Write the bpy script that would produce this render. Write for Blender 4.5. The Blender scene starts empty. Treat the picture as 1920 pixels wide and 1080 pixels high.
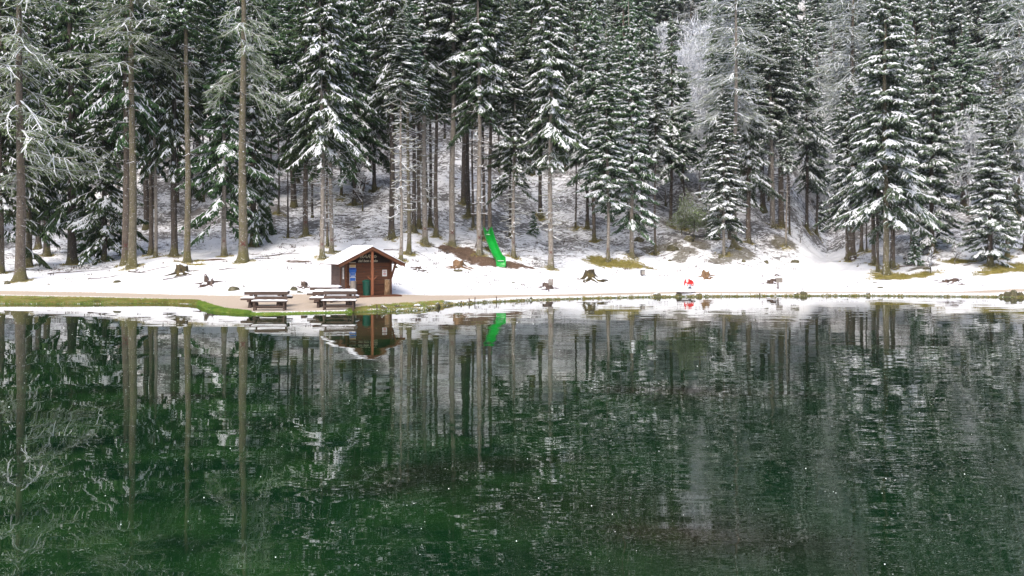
import bpy, math, random
import numpy as np

# ------------------------------------------------------------------ camera, sky, sun, exposure
SC = bpy.context.scene
C = SC.collection
F = 1500.0           # focal length in pixels of the 1920 px wide photograph
CX, HY, H = 960.0, 466.0, 3.0
cam = bpy.data.cameras.new('camera')
cam_o = bpy.data.objects.new('camera', cam)
C.objects.link(cam_o)
cam.sensor_width = 36.0
cam.lens = 36.0 * F / 1920.0
cam.shift_y = (HY - 540.0) / 1920.0
cam.clip_start = 0.1
cam.clip_end = 3000.0
cam_o.location = (0, 0, H)
cam_o.rotation_euler = (math.radians(90), 0, 0)
SC.camera = cam_o

SUN_EL, SUN_AZ = math.radians(52), math.radians(200)   # azimuth clockwise from +Y: behind the camera
world = bpy.data.worlds.new('World')
SC.world = world
world.use_nodes = True
wn = world.node_tree
wn.nodes.clear()
w_out = wn.nodes.new('ShaderNodeOutputWorld')
w_bg = wn.nodes.new('ShaderNodeBackground')
w_sky = wn.nodes.new('ShaderNodeTexSky')
w_sky.sky_type = 'NISHITA'
w_sky.sun_disc = False
w_sky.sun_elevation = SUN_EL
w_sky.sun_rotation = SUN_AZ
w_sky.dust_density = 4.0
w_sky.air_density = 1.0
w_hs = wn.nodes.new('ShaderNodeHueSaturation')
w_hs.inputs['Saturation'].default_value = 0.95
wn.links.new(w_sky.outputs[0], w_hs.inputs['Color'])
wn.links.new(w_hs.outputs[0], w_bg.inputs['Color'])
w_bg.inputs['Strength'].default_value = 0.15
wn.links.new(w_bg.outputs[0], w_out.inputs['Surface'])

sun = bpy.data.lights.new('sun', 'SUN')
sun.energy = 0.95
sun.angle = math.radians(38)
sun.color = (1.0, 0.975, 0.94)
sun_o = bpy.data.objects.new('sun', sun)
C.objects.link(sun_o)
sun_o.rotation_euler = (math.radians(90) - SUN_EL, 0, math.pi - SUN_AZ)

SC.view_settings.view_transform = 'Standard'
SC.view_settings.look = 'None'
SC.view_settings.exposure = 0.92
SC.view_settings.gamma = 1.0
SC.cycles.max_bounces = 5
SC.cycles.diffuse_bounces = 3
SC.cycles.glossy_bounces = 3
SC.cycles.caustics_reflective = False
SC.cycles.caustics_refractive = False

# ------------------------------------------------------------------ helpers
RNG = np.random.default_rng(7)
random.seed(7)


def tag(o, label=None, cat=None, group=None, kind=None):
    if label: o['label'] = label
    if cat: o['category'] = cat
    if group: o['group'] = group
    if kind: o['kind'] = kind
    return o


def empty(name, loc, rz=0.0, label=None, cat=None, group=None, scale=None):
    o = bpy.data.objects.new(name, None)
    o.empty_display_size = 0.3
    C.objects.link(o)
    o.location = loc
    o.rotation_euler = (0, 0, rz)
    if scale: o.scale = scale
    return tag(o, label, cat, group)


def link(name, me, parent=None):
    o = bpy.data.objects.new(name, me)
    C.objects.link(o)
    if parent is not None: o.parent = parent
    return o


def N(nt, t, **kw):
    n = nt.nodes.new(t)
    for k, v in kw.items():
        if k.startswith('i_'):
            n.inputs[k[2:].replace('_', ' ')].default_value = v
        else:
            setattr(n, k, v)
    return n


def new_mat(name, rough=0.8, base=(0.5, 0.5, 0.5)):
    m = bpy.data.materials.new(name)
    m.use_nodes = True
    nt = m.node_tree
    b = nt.nodes['Principled BSDF']
    b.inputs['Roughness'].default_value = rough
    b.inputs['Base Color'].default_value = (*base, 1)
    return m, nt, b


def ramp(nt, fac, stops, interp='LINEAR'):
    r = nt.nodes.new('ShaderNodeValToRGB')
    r.color_ramp.interpolation = interp
    els = r.color_ramp.elements
    while len(els) < len(stops): els.new(0.5)
    for e, (p, c) in zip(els, stops):
        e.position = p
        e.color = (*c, 1) if len(c) == 3 else c
    nt.links.new(fac, r.inputs[0])
    return r.outputs[0]


def noise(nt, vec, scale, detail=3, rough=0.6, dist=0.0, out='Fac'):
    n = N(nt, 'ShaderNodeTexNoise')
    n.inputs['Scale'].default_value = scale
    n.inputs['Detail'].default_value = detail
    n.inputs['Roughness'].default_value = rough
    n.inputs['Distortion'].default_value = dist
    if vec is not None: nt.links.new(vec, n.inputs['Vector'])
    return n.outputs[out]


def mapping(nt, src, scale=(1, 1, 1), rot=(0, 0, 0)):
    m = N(nt, 'ShaderNodeMapping')
    m.inputs['Scale'].default_value = scale
    m.inputs['Rotation'].default_value = rot
    nt.links.new(src, m.inputs['Vector'])
    return m.outputs[0]


def mixc(nt, fac, a, b, mode='MIX'):
    m = N(nt, 'ShaderNodeMix', data_type='RGBA', blend_type=mode)
    for sock, v in ((m.inputs[0], fac), (m.inputs[6], a), (m.inputs[7], b)):
        if isinstance(v, bpy.types.NodeSocket): nt.links.new(v, sock)
        elif isinstance(v, (int, float)): sock.default_value = v
        else: sock.default_value = (*v, 1)
    return m.outputs[2]


def mth(nt, op, a, b=None, clamp=False):
    m = N(nt, 'ShaderNodeMath', operation=op, use_clamp=clamp)
    for sock, v in ((m.inputs[0], a), (m.inputs[1], b)):
        if v is None: continue
        if isinstance(v, bpy.types.NodeSocket): nt.links.new(v, sock)
        else: sock.default_value = v
    return m.outputs[0]


def bump(nt, b, h, strength=0.4, dist=0.02):
    n = N(nt, 'ShaderNodeBump')
    n.inputs['Strength'].default_value = strength
    n.inputs['Distance'].default_value = dist
    nt.links.new(h, n.inputs['Height'])
    nt.links.new(n.outputs[0], b.inputs['Normal'])


def noisy_mat(name, c1, c2, scale=6.0, rough=0.8, stretch=(1, 1, 1), bmp=0.3, coord='Object', c3=None, detail=4):
    m, nt, b = new_mat(name, rough)
    if coord == 'World':
        src = N(nt, 'ShaderNodeNewGeometry').outputs['Position']
    else:
        src = N(nt, 'ShaderNodeTexCoord').outputs['Object']
    v = mapping(nt, src, stretch)
    f = noise(nt, v, scale, detail, 0.65)
    stops = [(0.3, c1), (0.7, c2)] if c3 is None else [(0.28, c1), (0.5, c2), (0.72, c3)]
    nt.links.new(ramp(nt, f, stops), b.inputs['Base Color'])
    if bmp: bump(nt, b, f, bmp, 0.02)
    return m


# ------------------------------------------------------------------ materials
def bark_mat(name, c1, c2, moss=0.3, snow=0.5):
    m, nt, b = new_mat(name, 0.9)
    geo = N(nt, 'ShaderNodeNewGeometry')
    pos = geo.outputs['Position']
    loc = N(nt, 'ShaderNodeTexCoord').outputs['Object']
    v = mapping(nt, pos, (1, 1, 0.35))
    f = noise(nt, v, 9.0, 5, 0.7)
    f2 = noise(nt, pos, 1.1, 3, 0.6)
    col = ramp(nt, f, [(0.3, c1), (0.68, c2)])
    col = mixc(nt, mth(nt, 'MULTIPLY', f2, 0.45), col, tuple(x * 0.55 for x in c1))
    # branch scars
    vo = N(nt, 'ShaderNodeTexVoronoi')
    vo.inputs['Scale'].default_value = 3.2
    nt.links.new(pos, vo.inputs['Vector'])
    scar = ramp(nt, vo.outputs['Distance'], [(0.06, (1, 1, 1)), (0.12, (0, 0, 0))])
    col = mixc(nt, mth(nt, 'MULTIPLY', scar, 0.75), col, (0.035, 0.025, 0.02))
    # moss: at the foot and in patches on one side
    sep = N(nt, 'ShaderNodeSeparateXYZ')
    nt.links.new(loc, sep.inputs[0])
    low = N(nt, 'ShaderNodeMapRange')
    nt.links.new(sep.outputs[2], low.inputs['Value'])
    low.inputs['From Min'].default_value = 1.1
    low.inputs['From Max'].default_value = 0.15
    nz = noise(nt, pos, 2.3, 5, 0.7)
    mf = mth(nt, 'ADD', mth(nt, 'MULTIPLY', low.outputs[0], 0.30), nz)
    mf = ramp(nt, mth(nt, 'ADD', mf, moss * 0.16 - 0.08), [(0.57, (0, 0, 0)), (0.7, (1, 1, 1))])
    mc = mixc(nt, noise(nt, pos, 14.0, 2), (0.04, 0.042, 0.012), (0.17, 0.145, 0.05))
    col = mixc(nt, mth(nt, 'MULTIPLY', mf, 0.85), col, mc)
    # wind-blown snow flecks
    sp = noise(nt, pos, 17.0, 2, 0.5)
    sf = ramp(nt, sp, [(0.70 - 0.05 * snow, (0, 0, 0)), (0.74 - 0.05 * snow, (1, 1, 1))])
    col = mixc(nt, sf, col, (0.78, 0.8, 0.83))
    sn = N(nt, 'ShaderNodeSeparateXYZ'); nt.links.new(geo.outputs['Normal'], sn.inputs[0])
    side = noise(nt, mapping(nt, pos, (1, 1, .5)), 5.0, 5, .75)
    sf2 = ramp(nt, mth(nt, 'SUBTRACT', side, mth(nt, 'MULTIPLY', mth(nt, 'ADD', sn.outputs[0], 1.0), .13)), [(0.56, (0, 0, 0)), (0.60, (1, 1, 1))])
    col = mixc(nt, mth(nt, 'MULTIPLY', sf2, .8), col, (0.75, 0.77, 0.8))
    nt.links.new(col, b.inputs['Base Color'])
    bump(nt, b, f, 0.9, 0.04)
    return m


M = {}
M['bark_grey'] = bark_mat('bark_grey', (0.17, 0.145, 0.12), (0.36, 0.32, 0.27), 0.1, 0.6)
M['bark_brown'] = bark_mat('bark_brown', (0.075, 0.058, 0.045), (0.20, 0.16, 0.125), 0.35, 0.5)
M['bark_moss'] = bark_mat('bark_moss', (0.085, 0.072, 0.045), (0.21, 0.18, 0.125), 0.9, 0.7)
M['bark_dark'] = bark_mat('bark_dark', (0.045, 0.036, 0.03), (0.12, 0.095, 0.075), 0.25, 0.4)


def needle_mat(name, a, bcol, dust0=.03, dust1=.15):
    m, nt, b = new_mat(name, 0.75)
    oi = N(nt, 'ShaderNodeObjectInfo')
    pos = N(nt, 'ShaderNodeNewGeometry').outputs['Position']
    f = noise(nt, pos, 1.3, 4, 0.7)
    col = ramp(nt, f, [(0.3, a), (0.7, bcol)])
    hs = N(nt, 'ShaderNodeHueSaturation')
    nt.links.new(col, hs.inputs['Color'])
    v = N(nt, 'ShaderNodeMapRange')
    nt.links.new(oi.outputs['Random'], v.inputs['Value'])
    v.inputs['To Min'].default_value = 0.7
    v.inputs['To Max'].default_value = 1.35
    nt.links.new(v.outputs[0], hs.inputs['Value'])
    h2 = N(nt, 'ShaderNodeMapRange')
    nt.links.new(oi.outputs['Random'], h2.inputs['Value'])
    h2.inputs['To Min'].default_value = 0.48
    h2.inputs['To Max'].default_value = 0.53
    nt.links.new(h2.outputs[0], hs.inputs['Hue'])
    sp = N(nt, 'ShaderNodeSeparateXYZ'); nt.links.new(pos, sp.inputs[0])
    mr = N(nt, 'ShaderNodeMapRange'); nt.links.new(sp.outputs[0], mr.inputs['Value'])
    mr.inputs['From Min'].default_value = -35; mr.inputs['From Max'].default_value = 30
    mr.inputs['To Min'].default_value = dust0; mr.inputs['To Max'].default_value = dust1
    sn = noise(nt, pos, 9.0, 3, .7)
    sn = mth(nt, 'ADD', sn, mr.outputs[0])
    df = ramp(nt, sn, [(0.62, (0, 0, 0)), (0.78, (1, 1, 1))])
    col = mixc(nt, mth(nt, 'MULTIPLY', df, .5), hs.outputs[0], (0.62, 0.66, 0.68))
    nt.links.new(col, b.inputs['Base Color'])
    b.inputs['Specular IOR Level'].default_value = 0.25
    return m


M['needle'] = needle_mat('spruce_needles', (0.020, 0.050, 0.019), (0.080, 0.128, 0.040))
M['larch_needle'] = needle_mat('larch_needles', (0.12, 0.16, 0.055), (0.25, 0.30, 0.14))
M['leaf_new'] = needle_mat('young_leaves', (0.17, 0.23, 0.07), (0.34, 0.40, 0.19))
m, nt, b = new_mat('snow_on_branches', 0.7, (0.80, 0.82, 0.85)); M['snow'] = m
m, nt, b = new_mat('twig_bark', 0.9, (0.085, 0.065, 0.05)); M['twig'] = m
m, nt, b = new_mat('pale_twig_bark', 0.9, (0.19, 0.19, 0.13)); M['pale_twig'] = m
m, nt, b = new_mat('hoar_frost', 0.8, (0.66, 0.67, 0.70)); M['frost'] = m
m, nt, b = new_mat('forester_paint', 0.7, (0.11, 0.022, 0.016)); M['paint'] = m

# ------------------------------------------------------------------ terrain
SHORE_PX = [(-900, 569), (0, 569.5), (120, 570), (300, 568.7), (350, 569.5), (372, 572), (384, 580), (410, 585), (450, 588.5),
            (500, 590), (560, 588), (640, 586.5), (700, 584), (760, 583.5), (800, 581), (818, 577), (850, 571.5), (900, 567.5),
            (1000, 563), (1100, 560), (1200, 557.5), (1300, 556.5), (1440, 555.3), (1640, 555), (1800, 556.5), (1920, 557.5), (2800, 560)]
SH_U = np.array([(p[0] - CX) / F for p in SHORE_PX])
SH_Y = np.array([F * H / (p[1] - HY) for p in SHORE_PX])


def shore(u):
    return np.interp(u, SH_U, SH_Y)


COLS = {
    -60: [(30, .1), (44.5, .15), (47.8, .45), (50, 1.03), (54, 1.35), (60, 1.8), (66, 2.5), (72, 3.4), (85, 7), (100, 13), (130, 28), (170, 48), (320, 200)],
    150: [(30, .08), (44.5, .13), (47.6, .38), (50, .95), (54, 1.55), (60, 2.1), (66, 2.8), (72, 3.9), (85, 8), (100, 14), (130, 29), (170, 49), (320, 200)],
    300: [(30, .08), (44.6, .12), (47.4, .30), (48, .45), (50.5, 1.15), (53, 2.0), (57, 2.55), (62, 3.2), (68, 4.3), (75, 6.5), (85, 10.5), (100, 17), (170, 50), (320, 200)],
    520: [(30, .05), (38, .10), (41, .15), (44, .35), (45.5, .5), (50, 1.3), (53, 2.1), (57, 2.7), (63, 4.0), (70, 6.3), (80, 10.5), (100, 19.5), (170, 52), (320, 200)],
    700: [(30, .05), (39, .13), (44.5, .36), (46.5, .5), (50, 1.1), (54.5, 2.15), (58, 2.8), (64, 4.6), (72, 7.6), (85, 13), (100, 20), (170, 52), (320, 200)],
    900: [(30, .05), (45.3, .13), (48.3, .22), (50, .4), (54, 1.1), (57.7, 1.75), (60, 2.3), (65, 3.6), (72, 6), (82, 10.5), (100, 19), (170, 52), (320, 200)],
    1050: [(30, .05), (48.3, .13), (50.5, .2), (56, .9), (60, 1.5), (64, 2.4), (70, 4.1), (80, 8), (100, 17), (170, 50), (320, 200)],
    1200: [(30, .05), (50.3, .15), (51.6, .22), (57, .8), (62, 1.5), (67, 2.9), (75, 5.6), (85, 9.6), (100, 17), (170, 50), (320, 200)],
    1380: [(30, .05), (51, .15), (52.3, .22), (58, .8), (60.5, 1.35), (63.5, 2.7), (66, 3.2), (72, 4.0), (80, 7), (90, 12), (110, 23), (170, 52), (320, 200)],
    1470: [(30, .05), (51, .15), (52.5, .22), (58, .8), (64, 1.6), (68, 2.4), (72, 3.9), (76, 4.9), (82, 6.8), (95, 12), (115, 22), (170, 50), (320, 200)],
    1550: [(30, .05), (51, .15), (52.5, .22), (58, .7), (66, 1.4), (74, 2.0), (82, 2.9), (90, 4.9), (100, 8.5), (130, 26), (170, 48), (320, 200)],
    1660: [(30, .05), (51, .15), (52.5, .22), (56, .55), (59, 1.0), (63, 1.7), (70, 2.6), (80, 4.5), (95, 10), (130, 28), (170, 50), (320, 200)],
    1800: [(30, .05), (51, .18), (52.5, .27), (57, 1.0), (62, 2.0), (68, 3.0), (75, 5.0), (90, 11), (130, 30), (170, 51), (320, 200)],
    1950: [(30, .05), (50.5, .2), (52, .32), (54, .8), (56, 1.25), (60, 2.2), (66, 3.5), (75, 6.2), (90, 12), (130, 31), (170, 52), (320, 200)],
}
CU = np.array([(x - CX) / F for x in sorted(COLS)])
YS = np.linspace(30, 320, 1161)
TAB = np.array([np.interp(YS, *zip(*COLS[x])) for x in sorted(COLS)])
k_ = np.exp(-np.linspace(-2, 2, 9) ** 2); k_ /= k_.sum()
TAB = np.array([np.convolve(np.pad(r, 4, mode='edge'), k_, 'valid') for r in TAB])
_g = [RNG.uniform(0, 6.28, 3) for _ in range(12)]


def wob(x, y):
    s = 0
    for i, (a, b_, c) in enumerate(_g):
        k = 0.35 * 1.33 ** i
        s = s + np.sin(k * (x * math.cos(a) + y * math.sin(a)) + b_) * np.cos(k * .8 * (x * math.sin(c) - y * math.cos(c)) + c) / (k + .6)
    return s


def height(x, y):
    x = np.asarray(x, float); y = np.asarray(y, float)
    u = x / np.maximum(y, 1)
    uc = np.clip(u, CU[0], CU[-1])
    ui = np.clip(np.searchsorted(CU, uc) - 1, 0, len(CU) - 2)
    t = (uc - CU[ui]) / (CU[ui + 1] - CU[ui])
    t = t * t * (3 - 2 * t) * .5 + t * .5
    yi = np.clip((y - 30) / .25, 0, len(YS) - 1.001)
    y0 = yi.astype(int); fy = yi - y0
    za = TAB[ui, y0] * (1 - fy) + TAB[ui, y0 + 1] * fy
    zb = TAB[ui + 1, y0] * (1 - fy) + TAB[ui + 1, y0 + 1] * fy
    z = za * (1 - t) + zb * t
    amp = np.clip((y - 51) / 14, 0, 1) * .20 + np.clip((y - 70) / 30, 0, 1) * .3
    z = z + wob(x, y) * amp
    s = y - shore(u)
    z = np.minimum(z, .04 + s * .45)
    return np.where(s < 0, np.maximum(s * .5 + .04, -1.6), z)


def ground_at(px, py):
    """the point where the line of sight through a photo pixel meets the terrain"""
    u = (px - CX) / F
    Y = np.arange(float(shore(u)) + .05, 220, .03)
    z = height(u * Y, Y)
    ray = H - (py - HY) / F * Y
    hit = np.nonzero(z >= ray)[0]
    i = hit[0] if len(hit) else len(Y) - 1
    return float(u * Y[i]), float(Y[i]), float(z[i])


def zat(x, y):
    return float(height(x, y))


PATH_FAR = [(-500, 544), (0, 544.5), (150, 547), (300, 551), (420, 554), (480, 553.5), (560, 551.5), (640, 550), (740, 552), (800, 553.5), (900, 553.3), (1000, 552.3),
            (1100, 550.5), (1200, 548), (1300, 546.7), (1400, 546.7), (1500, 547), (1640, 547.7), (1800, 546.5), (1860, 543.5), (1920, 541.5), (2400, 541)]
PATH_NEAR = [(-500, 553), (0, 553), (150, 555.5), (300, 559.5), (370, 562), (398, 572), (420, 578), (480, 585), (560, 585), (640, 582), (700, 572), (760, 568), (800, 565.5),
             (850, 563), (900, 561), (1000, 556.3), (1100, 555), (1200, 552.3), (1300, 549.8), (1400, 550.7), (1500, 550.7), (1640, 549.6), (1750, 549), (1850, 549.5), (1920, 547), (2400, 547)]


def edge(lst):
    us, ys = [], []
    for px, py in lst:
        g = ground_at(px, py)
        us.append((px - CX) / F); ys.append(g[1])
    return np.array(us), np.array(ys)


# patches of bare ground: (px, py, rx, ry, kind) kind 0 = brown mulch, 1 = yellow-green turf, 2 = dark soil
PATCH = [(840, 464, 1.0, .8, 0), (862, 471, 1.4, 1.2, 0), (884, 480, 1.6, 1.4, 0), (915, 489, 1.9, 1.5, 0), (950, 495, 1.8, 1.1, 0), (983, 499, 1.0, .5, 0),
         (1150, 495, 2.4, 1.3, 1), (1185, 499, 1.9, .8, 1), (1120, 486, .8, .8, 1), (1680, 522, 2.2, .7, 1), (1712, 517, 2.2, .7, 1), (1660, 516, 1.2, .8, 1),
         (1900, 503, 2.2, 1.3, 1), (1865, 511, 1.6, .7, 1), (1840, 516, .8, .25, 1), (1800, 490, 1.7, .8, 1), (1375, 478, 2.0, 1.6, 2), (1350, 488, 1.4, 1.0, 2), (1400, 470, 1.0, 1.2, 2),
         (1470, 452, 1.5, 1.3, 2), (1290, 470, .9, 2.2, 2), (1275, 482, .8, 1.5, 2), (1310, 458, 1.2, 2.0, 2), (1240, 466, 2.5, .8, 2), (1190, 480, 1.0, .5, 2),
         (355, 490, 1.2, .3, 1), (395, 487, 1.3, .35, 0), (370, 496, .7, .25, 1), (505, 480, 1.2, .3, 2), (560, 490, 1.1, .3, 0), (650, 475, .8, .3, 1),
         (1730, 500, 1.5, .6, 2), (1660, 524, .6, .4, 2)]

# ------------------------------------------------------------------ the front trees: px, base py, trunk width px, bark, kind, crown base py, height m, crown radius m, crown snow 0..3
# kinds: S spruce, N narrow layered spruce, L larch, B bare thin trunk with a small high crown, D dead-branched lower trunk under a spruce crown
FRONT = [
    (38, 526, 19, 'bark_brown', 'L', 330, 27, 5.0, 1, 'stout brown larch at the far left edge with pale snow-lined branches sweeping down'),
    (3, 512, 10, 'bark_brown', 'S', 440, 22, 3.0, 1, 'dark spruce cut by the left edge of the picture'),
    (54, 500, 12, 'bark_moss', 'S', 420, 21, 2.6, 1, 'mossy spruce close behind the leftmost stout larch'),
    (88, 480, 12, 'bark_dark', 'S', 405, 23, 2.6, 1, 'dark spruce with flared foot between the left edge larch and the next dark trunk'),
    (135, 496, 17, 'bark_dark', 'S', 380, 27, 3.0, 0, 'thick dark trunked spruce rising where the snow bank meets shade, left side'),
    (196, 489, 9, 'bark_dark', 'S', 482, 17, 3.1, 2, 'spruce with low snowy boughs almost touching the ground, left of the twin brown trunks'),
    (236, 495, 15, 'bark_brown', 'S', 250, 28, 2.6, 1, 'left one of the twin brown trunks touching at the foot'),
    (248, 501, 16, 'bark_moss', 'L', 120, 28, 4.6, 1, 'right one of the twin brown trunks, a larch with snowy drooping boughs high up'),
    (283, 477, 9, 'bark_brown', 'S', 300, 24, 2.4, 1, 'straight brown spruce trunk just right of the twin trunks'),
    (292, 483, 7, 'bark_grey', 'B', 200, 22, 2.0, 1, 'slim grey trunk standing against a brown one right of the twin trunks'),
    (327, 480, 13, 'bark_dark', 'S', 310, 25, 2.6, 1, 'dark mossy spruce uphill from the snow-capped dark stump'),
    (351, 492, 13, 'bark_moss', 'B', 60, 27, 2.6, 1, 'tall mossy trunk right above the snow-capped dark stump, with a few bare boughs'),
    (420, 481, 10, 'bark_grey', 'S', 400, 20, 3.0, 2, 'grey spruce with painted cross and snowy boughs left of the big cross-marked larch'),
    (456, 491, 18, 'bark_moss', 'L', 175, 28, 3.2, 1, 'thick mossy larch with a red painted cross left of the hut'),
    (475, 461, 12, 'bark_dark', 'S', 430, 21, 2.6, 2, 'dark spruce peeking out right behind the thick mossy larch'),
    (540, 446, 4, 'bark_dark', 'B', 250, 11, 1.0, 1, 'pencil thin young trunk on the slope left of the hut'),
    (522, 400, 4, 'bark_dark', 'B', 250, 12, 1.0, 1, 'thin dark pole tree high on the slope left of the hut'),
    (573, 442, 11, 'bark_brown', 'D', 300, 24, 2.8, 1, 'brown spruce with painted cross standing uphill left of the hut roof'),
    (604, 484, 10, 'bark_grey', 'D', 300, 25, 3.0, 3, 'pale grey spruce at the left corner of the hut with a heavy snow-laden crown'),
    (622, 474, 9, 'bark_grey', 'D', 290, 24, 2.8, 2, 'grey spruce with mossy foot just right of the pale one at the hut corner'),
    (614, 462, 5, 'bark_brown', 'B', 240, 18, 1.5, 1, 'slim brown trunk squeezed between two grey spruces behind the hut'),
    (664, 385, 8, 'bark_dark', 'S', 292, 23, 3.6, 2, 'broad spruce uphill behind the hut with boughs filling the gap to its left'),
    (702, 358, 8, 'bark_dark', 'S', 270, 23, 3.2, 1, 'dark spruce far up the slope straight above the hut ridge'),
    (640, 372, 6, 'bark_brown', 'S', 300, 20, 2.8, 1, 'thin brown spruce far up the slope above the left hut eave'),
    (734, 447, 12, 'bark_dark', 'S', 215, 27, 2.8, 1, 'dark straight spruce trunk rising behind the right slope of the hut roof'),
    (752, 488, 7, 'bark_grey', 'D', 175, 17.5, 1.9, 3, 'slim pale spruce beside the hut with tiers of thin snow-lined dead boughs'),
    (767, 477, 9, 'bark_moss', 'D', 190, 19, 2.0, 2, 'mossy footed spruce close to the slim pale one right of the hut'),
    (776, 435, 9, 'bark_dark', 'S', 190, 23, 2.4, 1, 'dark spruce trunk third in the cluster right of the hut'),
    (786, 428, 8, 'bark_brown', 'S', 190, 24, 2.4, 1, 'brown spruce trunk fourth in the cluster right of the hut'),
    (797, 456, 11, 'bark_grey', 'D', 200, 24, 2.6, 2, 'grey spruce with painted cross between the hut and the slide'),
    (806, 421, 7, 'bark_dark', 'S', 210, 22, 2.4, 1, 'narrow dark trunk on the slope behind the grey cross-marked spruce'),
    (818, 444, 9, 'bark_brown', 'S', 210, 22, 2.4, 1, 'brown spruce left neighbour of the pale cross-marked trunk above the mulch'),
    (848, 461, 13, 'bark_grey', 'S', 120, 27, 3.2, 2, 'straight pale trunk with painted cross at the head of the brown mulch bed'),
    (870, 382, 12, 'bark_dark', 'S', 170, 25, 2.6, 1, 'thick dark trunk deep behind the slide, leftmost of that knot'),
    (878, 405, 9, 'bark_dark', 'S', 170, 24, 2.4, 1, 'dark trunk with spread roots deep behind the slide'),
    (887, 426, 5, 'bark_brown', 'B', 200, 20, 1.8, 1, 'slender brown trunk leaning slightly behind the slide'),
    (899, 477, 11, 'bark_grey', 'D', 210, 26, 3.0, 2, 'pale trunk with painted cross standing left against the green slide'),
    (907, 448, 7, 'bark_brown', 'S', 200, 24, 2.4, 1, 'brown trunk seen just above the slide top, left one'),
    (919, 470, 9, 'bark_brown', 'S', 220, 25, 3.0, 2, 'brown trunk directly behind the chute of the green slide'),
    (963, 482, 8, 'bark_grey', 'D', 340, 17, 2.4, 2, 'grey spruce with dark mossy foot to the right of the green slide'),
    (1013, 405, 8, 'bark_dark', 'S', 240, 23, 2.4, 1, 'dark rooted spruce alone on the open slope right of the slide'),
    (1033, 503, 11, 'bark_grey', 'D', 290, 25, 2.9, 3, 'tall straight grey spruce nearest the beach, right of the slide, marked with a cross'),
    (1079, 428, 4, 'bark_dark', 'B', 300, 12, 1.0, 1, 'very thin dark pole on the open slope right of the tall grey spruce'),
    (1101, 428, 7, 'bark_dark', 'S', 330, 20, 2.6, 2, 'dark spruce whose foot spreads on the open slope'),
    (1114, 452, 8, 'bark_brown', 'S', 330, 21, 2.6, 2, 'brown trunked spruce left of the narrow layered one'),
    (1140, 490, 7, 'bark_grey', 'N', 385, 19, 2.3, 3, 'narrow layered spruce with white shelves of snow above the yellow turf'),
    (1185, 481, 9, 'bark_grey', 'N', 415, 20.5, 2.4, 3, 'snowy layered spruce with hanging boughs right of the narrow one'),
    (1204, 419, 5, 'bark_dark', 'S', 330, 19, 2.4, 2, 'small dark trunk between the layered spruce and the thin tall one'),
    (1229, 477, 5, 'bark_brown', 'D', 300, 17, 2.2, 3, 'thin tall spruce above the small box on a post'),
    (1258, 424, 7, 'bark_dark', 'S', 320, 20, 2.6, 2, 'dark spruce left of the pale green shrub'),
    (1282, 430, 5, 'bark_dark', 'S', 310, 15, 2.4, 2, 'dark thin trunk standing behind the pale green shrub'),
    (1347, 449, 6, 'bark_brown', 'S', 360, 17, 2.2, 2, 'slim brown trunk on the back of the mossy knoll'),
    (1358, 479, 6, 'bark_grey', 'N', 425, 14.5, 2.2, 3, 'young snowy spruce on the front of the mossy knoll'),
    (1377, 463, 11, 'bark_grey', 'L', 215, 26, 5.2, 2, 'larch rooted on top of the mossy knoll, long pale boughs spreading high up'),
    (1403, 456, 10, 'bark_brown', 'S', 370, 20, 2.6, 3, 'brown spruce on the right shoulder of the mossy knoll'),
    (1447, 423, 7, 'bark_brown', 'S', 290, 22, 2.4, 2, 'brown trunk left of the thick one on the second mossy mound'),
    (1465, 426, 12, 'bark_brown', 'S', 240, 29, 3.2, 2, 'thick tall brown spruce on the second mossy mound'),
    (1474, 463, 4, 'bark_grey', 'B', 320, 12, 1.2, 1, 'pole thin trunk right in front of the second mossy mound'),
    (1513, 431, 7, 'bark_dark', 'S', 340, 23, 2.8, 2, 'nearly black spruce trunk left of the snowy hollow'),
    (1531, 440, 5, 'bark_brown', 'S', 350, 17, 2.4, 2, 'slim brown spruce at the rim of the snowy hollow'),
    (1597, 484, 15, 'bark_brown', 'L', 190, 28, 5.0, 2, 'massive brown larch trunk right of the snowy hollow'),
    (1588, 491, 5, 'bark_brown', 'S', 410, 15, 2.6, 3, 'slim reddish trunk touching the massive larch on its left'),
    (1615, 472, 7, 'bark_brown', 'S', 380, 20, 2.6, 2, 'reddish brown trunk right of the massive larch, set back'),
    (1625, 472, 3, 'bark_dark', 'B', 360, 10, 1.0, 1, 'hair thin dark trunk behind the row right of the massive larch'),
    (1638, 497, 8, 'bark_brown', 'S', 400, 23, 3.0, 3, 'reddish trunk leftmost of the close clump right of the massive larch'),
    (1646, 509, 6, 'bark_dark', 'S', 390, 20, 2.6, 2, 'slender dark trunk second in the close clump right of the hollow'),
    (1661, 515, 12, 'bark_moss', 'N', 400, 26, 3.2, 3, 'large snow-shelved spruce with mossy foot, foremost of the right hand clump'),
    (1674, 502, 9, 'bark_brown', 'S', 400, 24, 3.0, 3, 'brown spruce right behind the large snow-shelved one'),
    (1748, 474, 9, 'bark_brown', 'N', 430, 24, 2.9, 2, 'tall spruce standing alone in open snow left of the short bushy one'),
    (1857, 498, 10, 'bark_dark', 'N', 475, 14.5, 2.3, 3, 'short bushy spruce with white shelves above the yellow bank at right'),
    (1889, 482, 7, 'bark_brown', 'S', 440, 16, 2.6, 1, 'dark green spruce behind the yellow bank, nearest the right edge'),
    (1925, 470, 12, 'bark_grey', 'L', 300, 24, 6.0, 2, 'pale frosted larch filling the upper right corner'),
]
FRONT_POS = []
for t in FRONT:
    g = ground_at(t[0], t[1])
    FRONT_POS.append(g)


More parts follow.
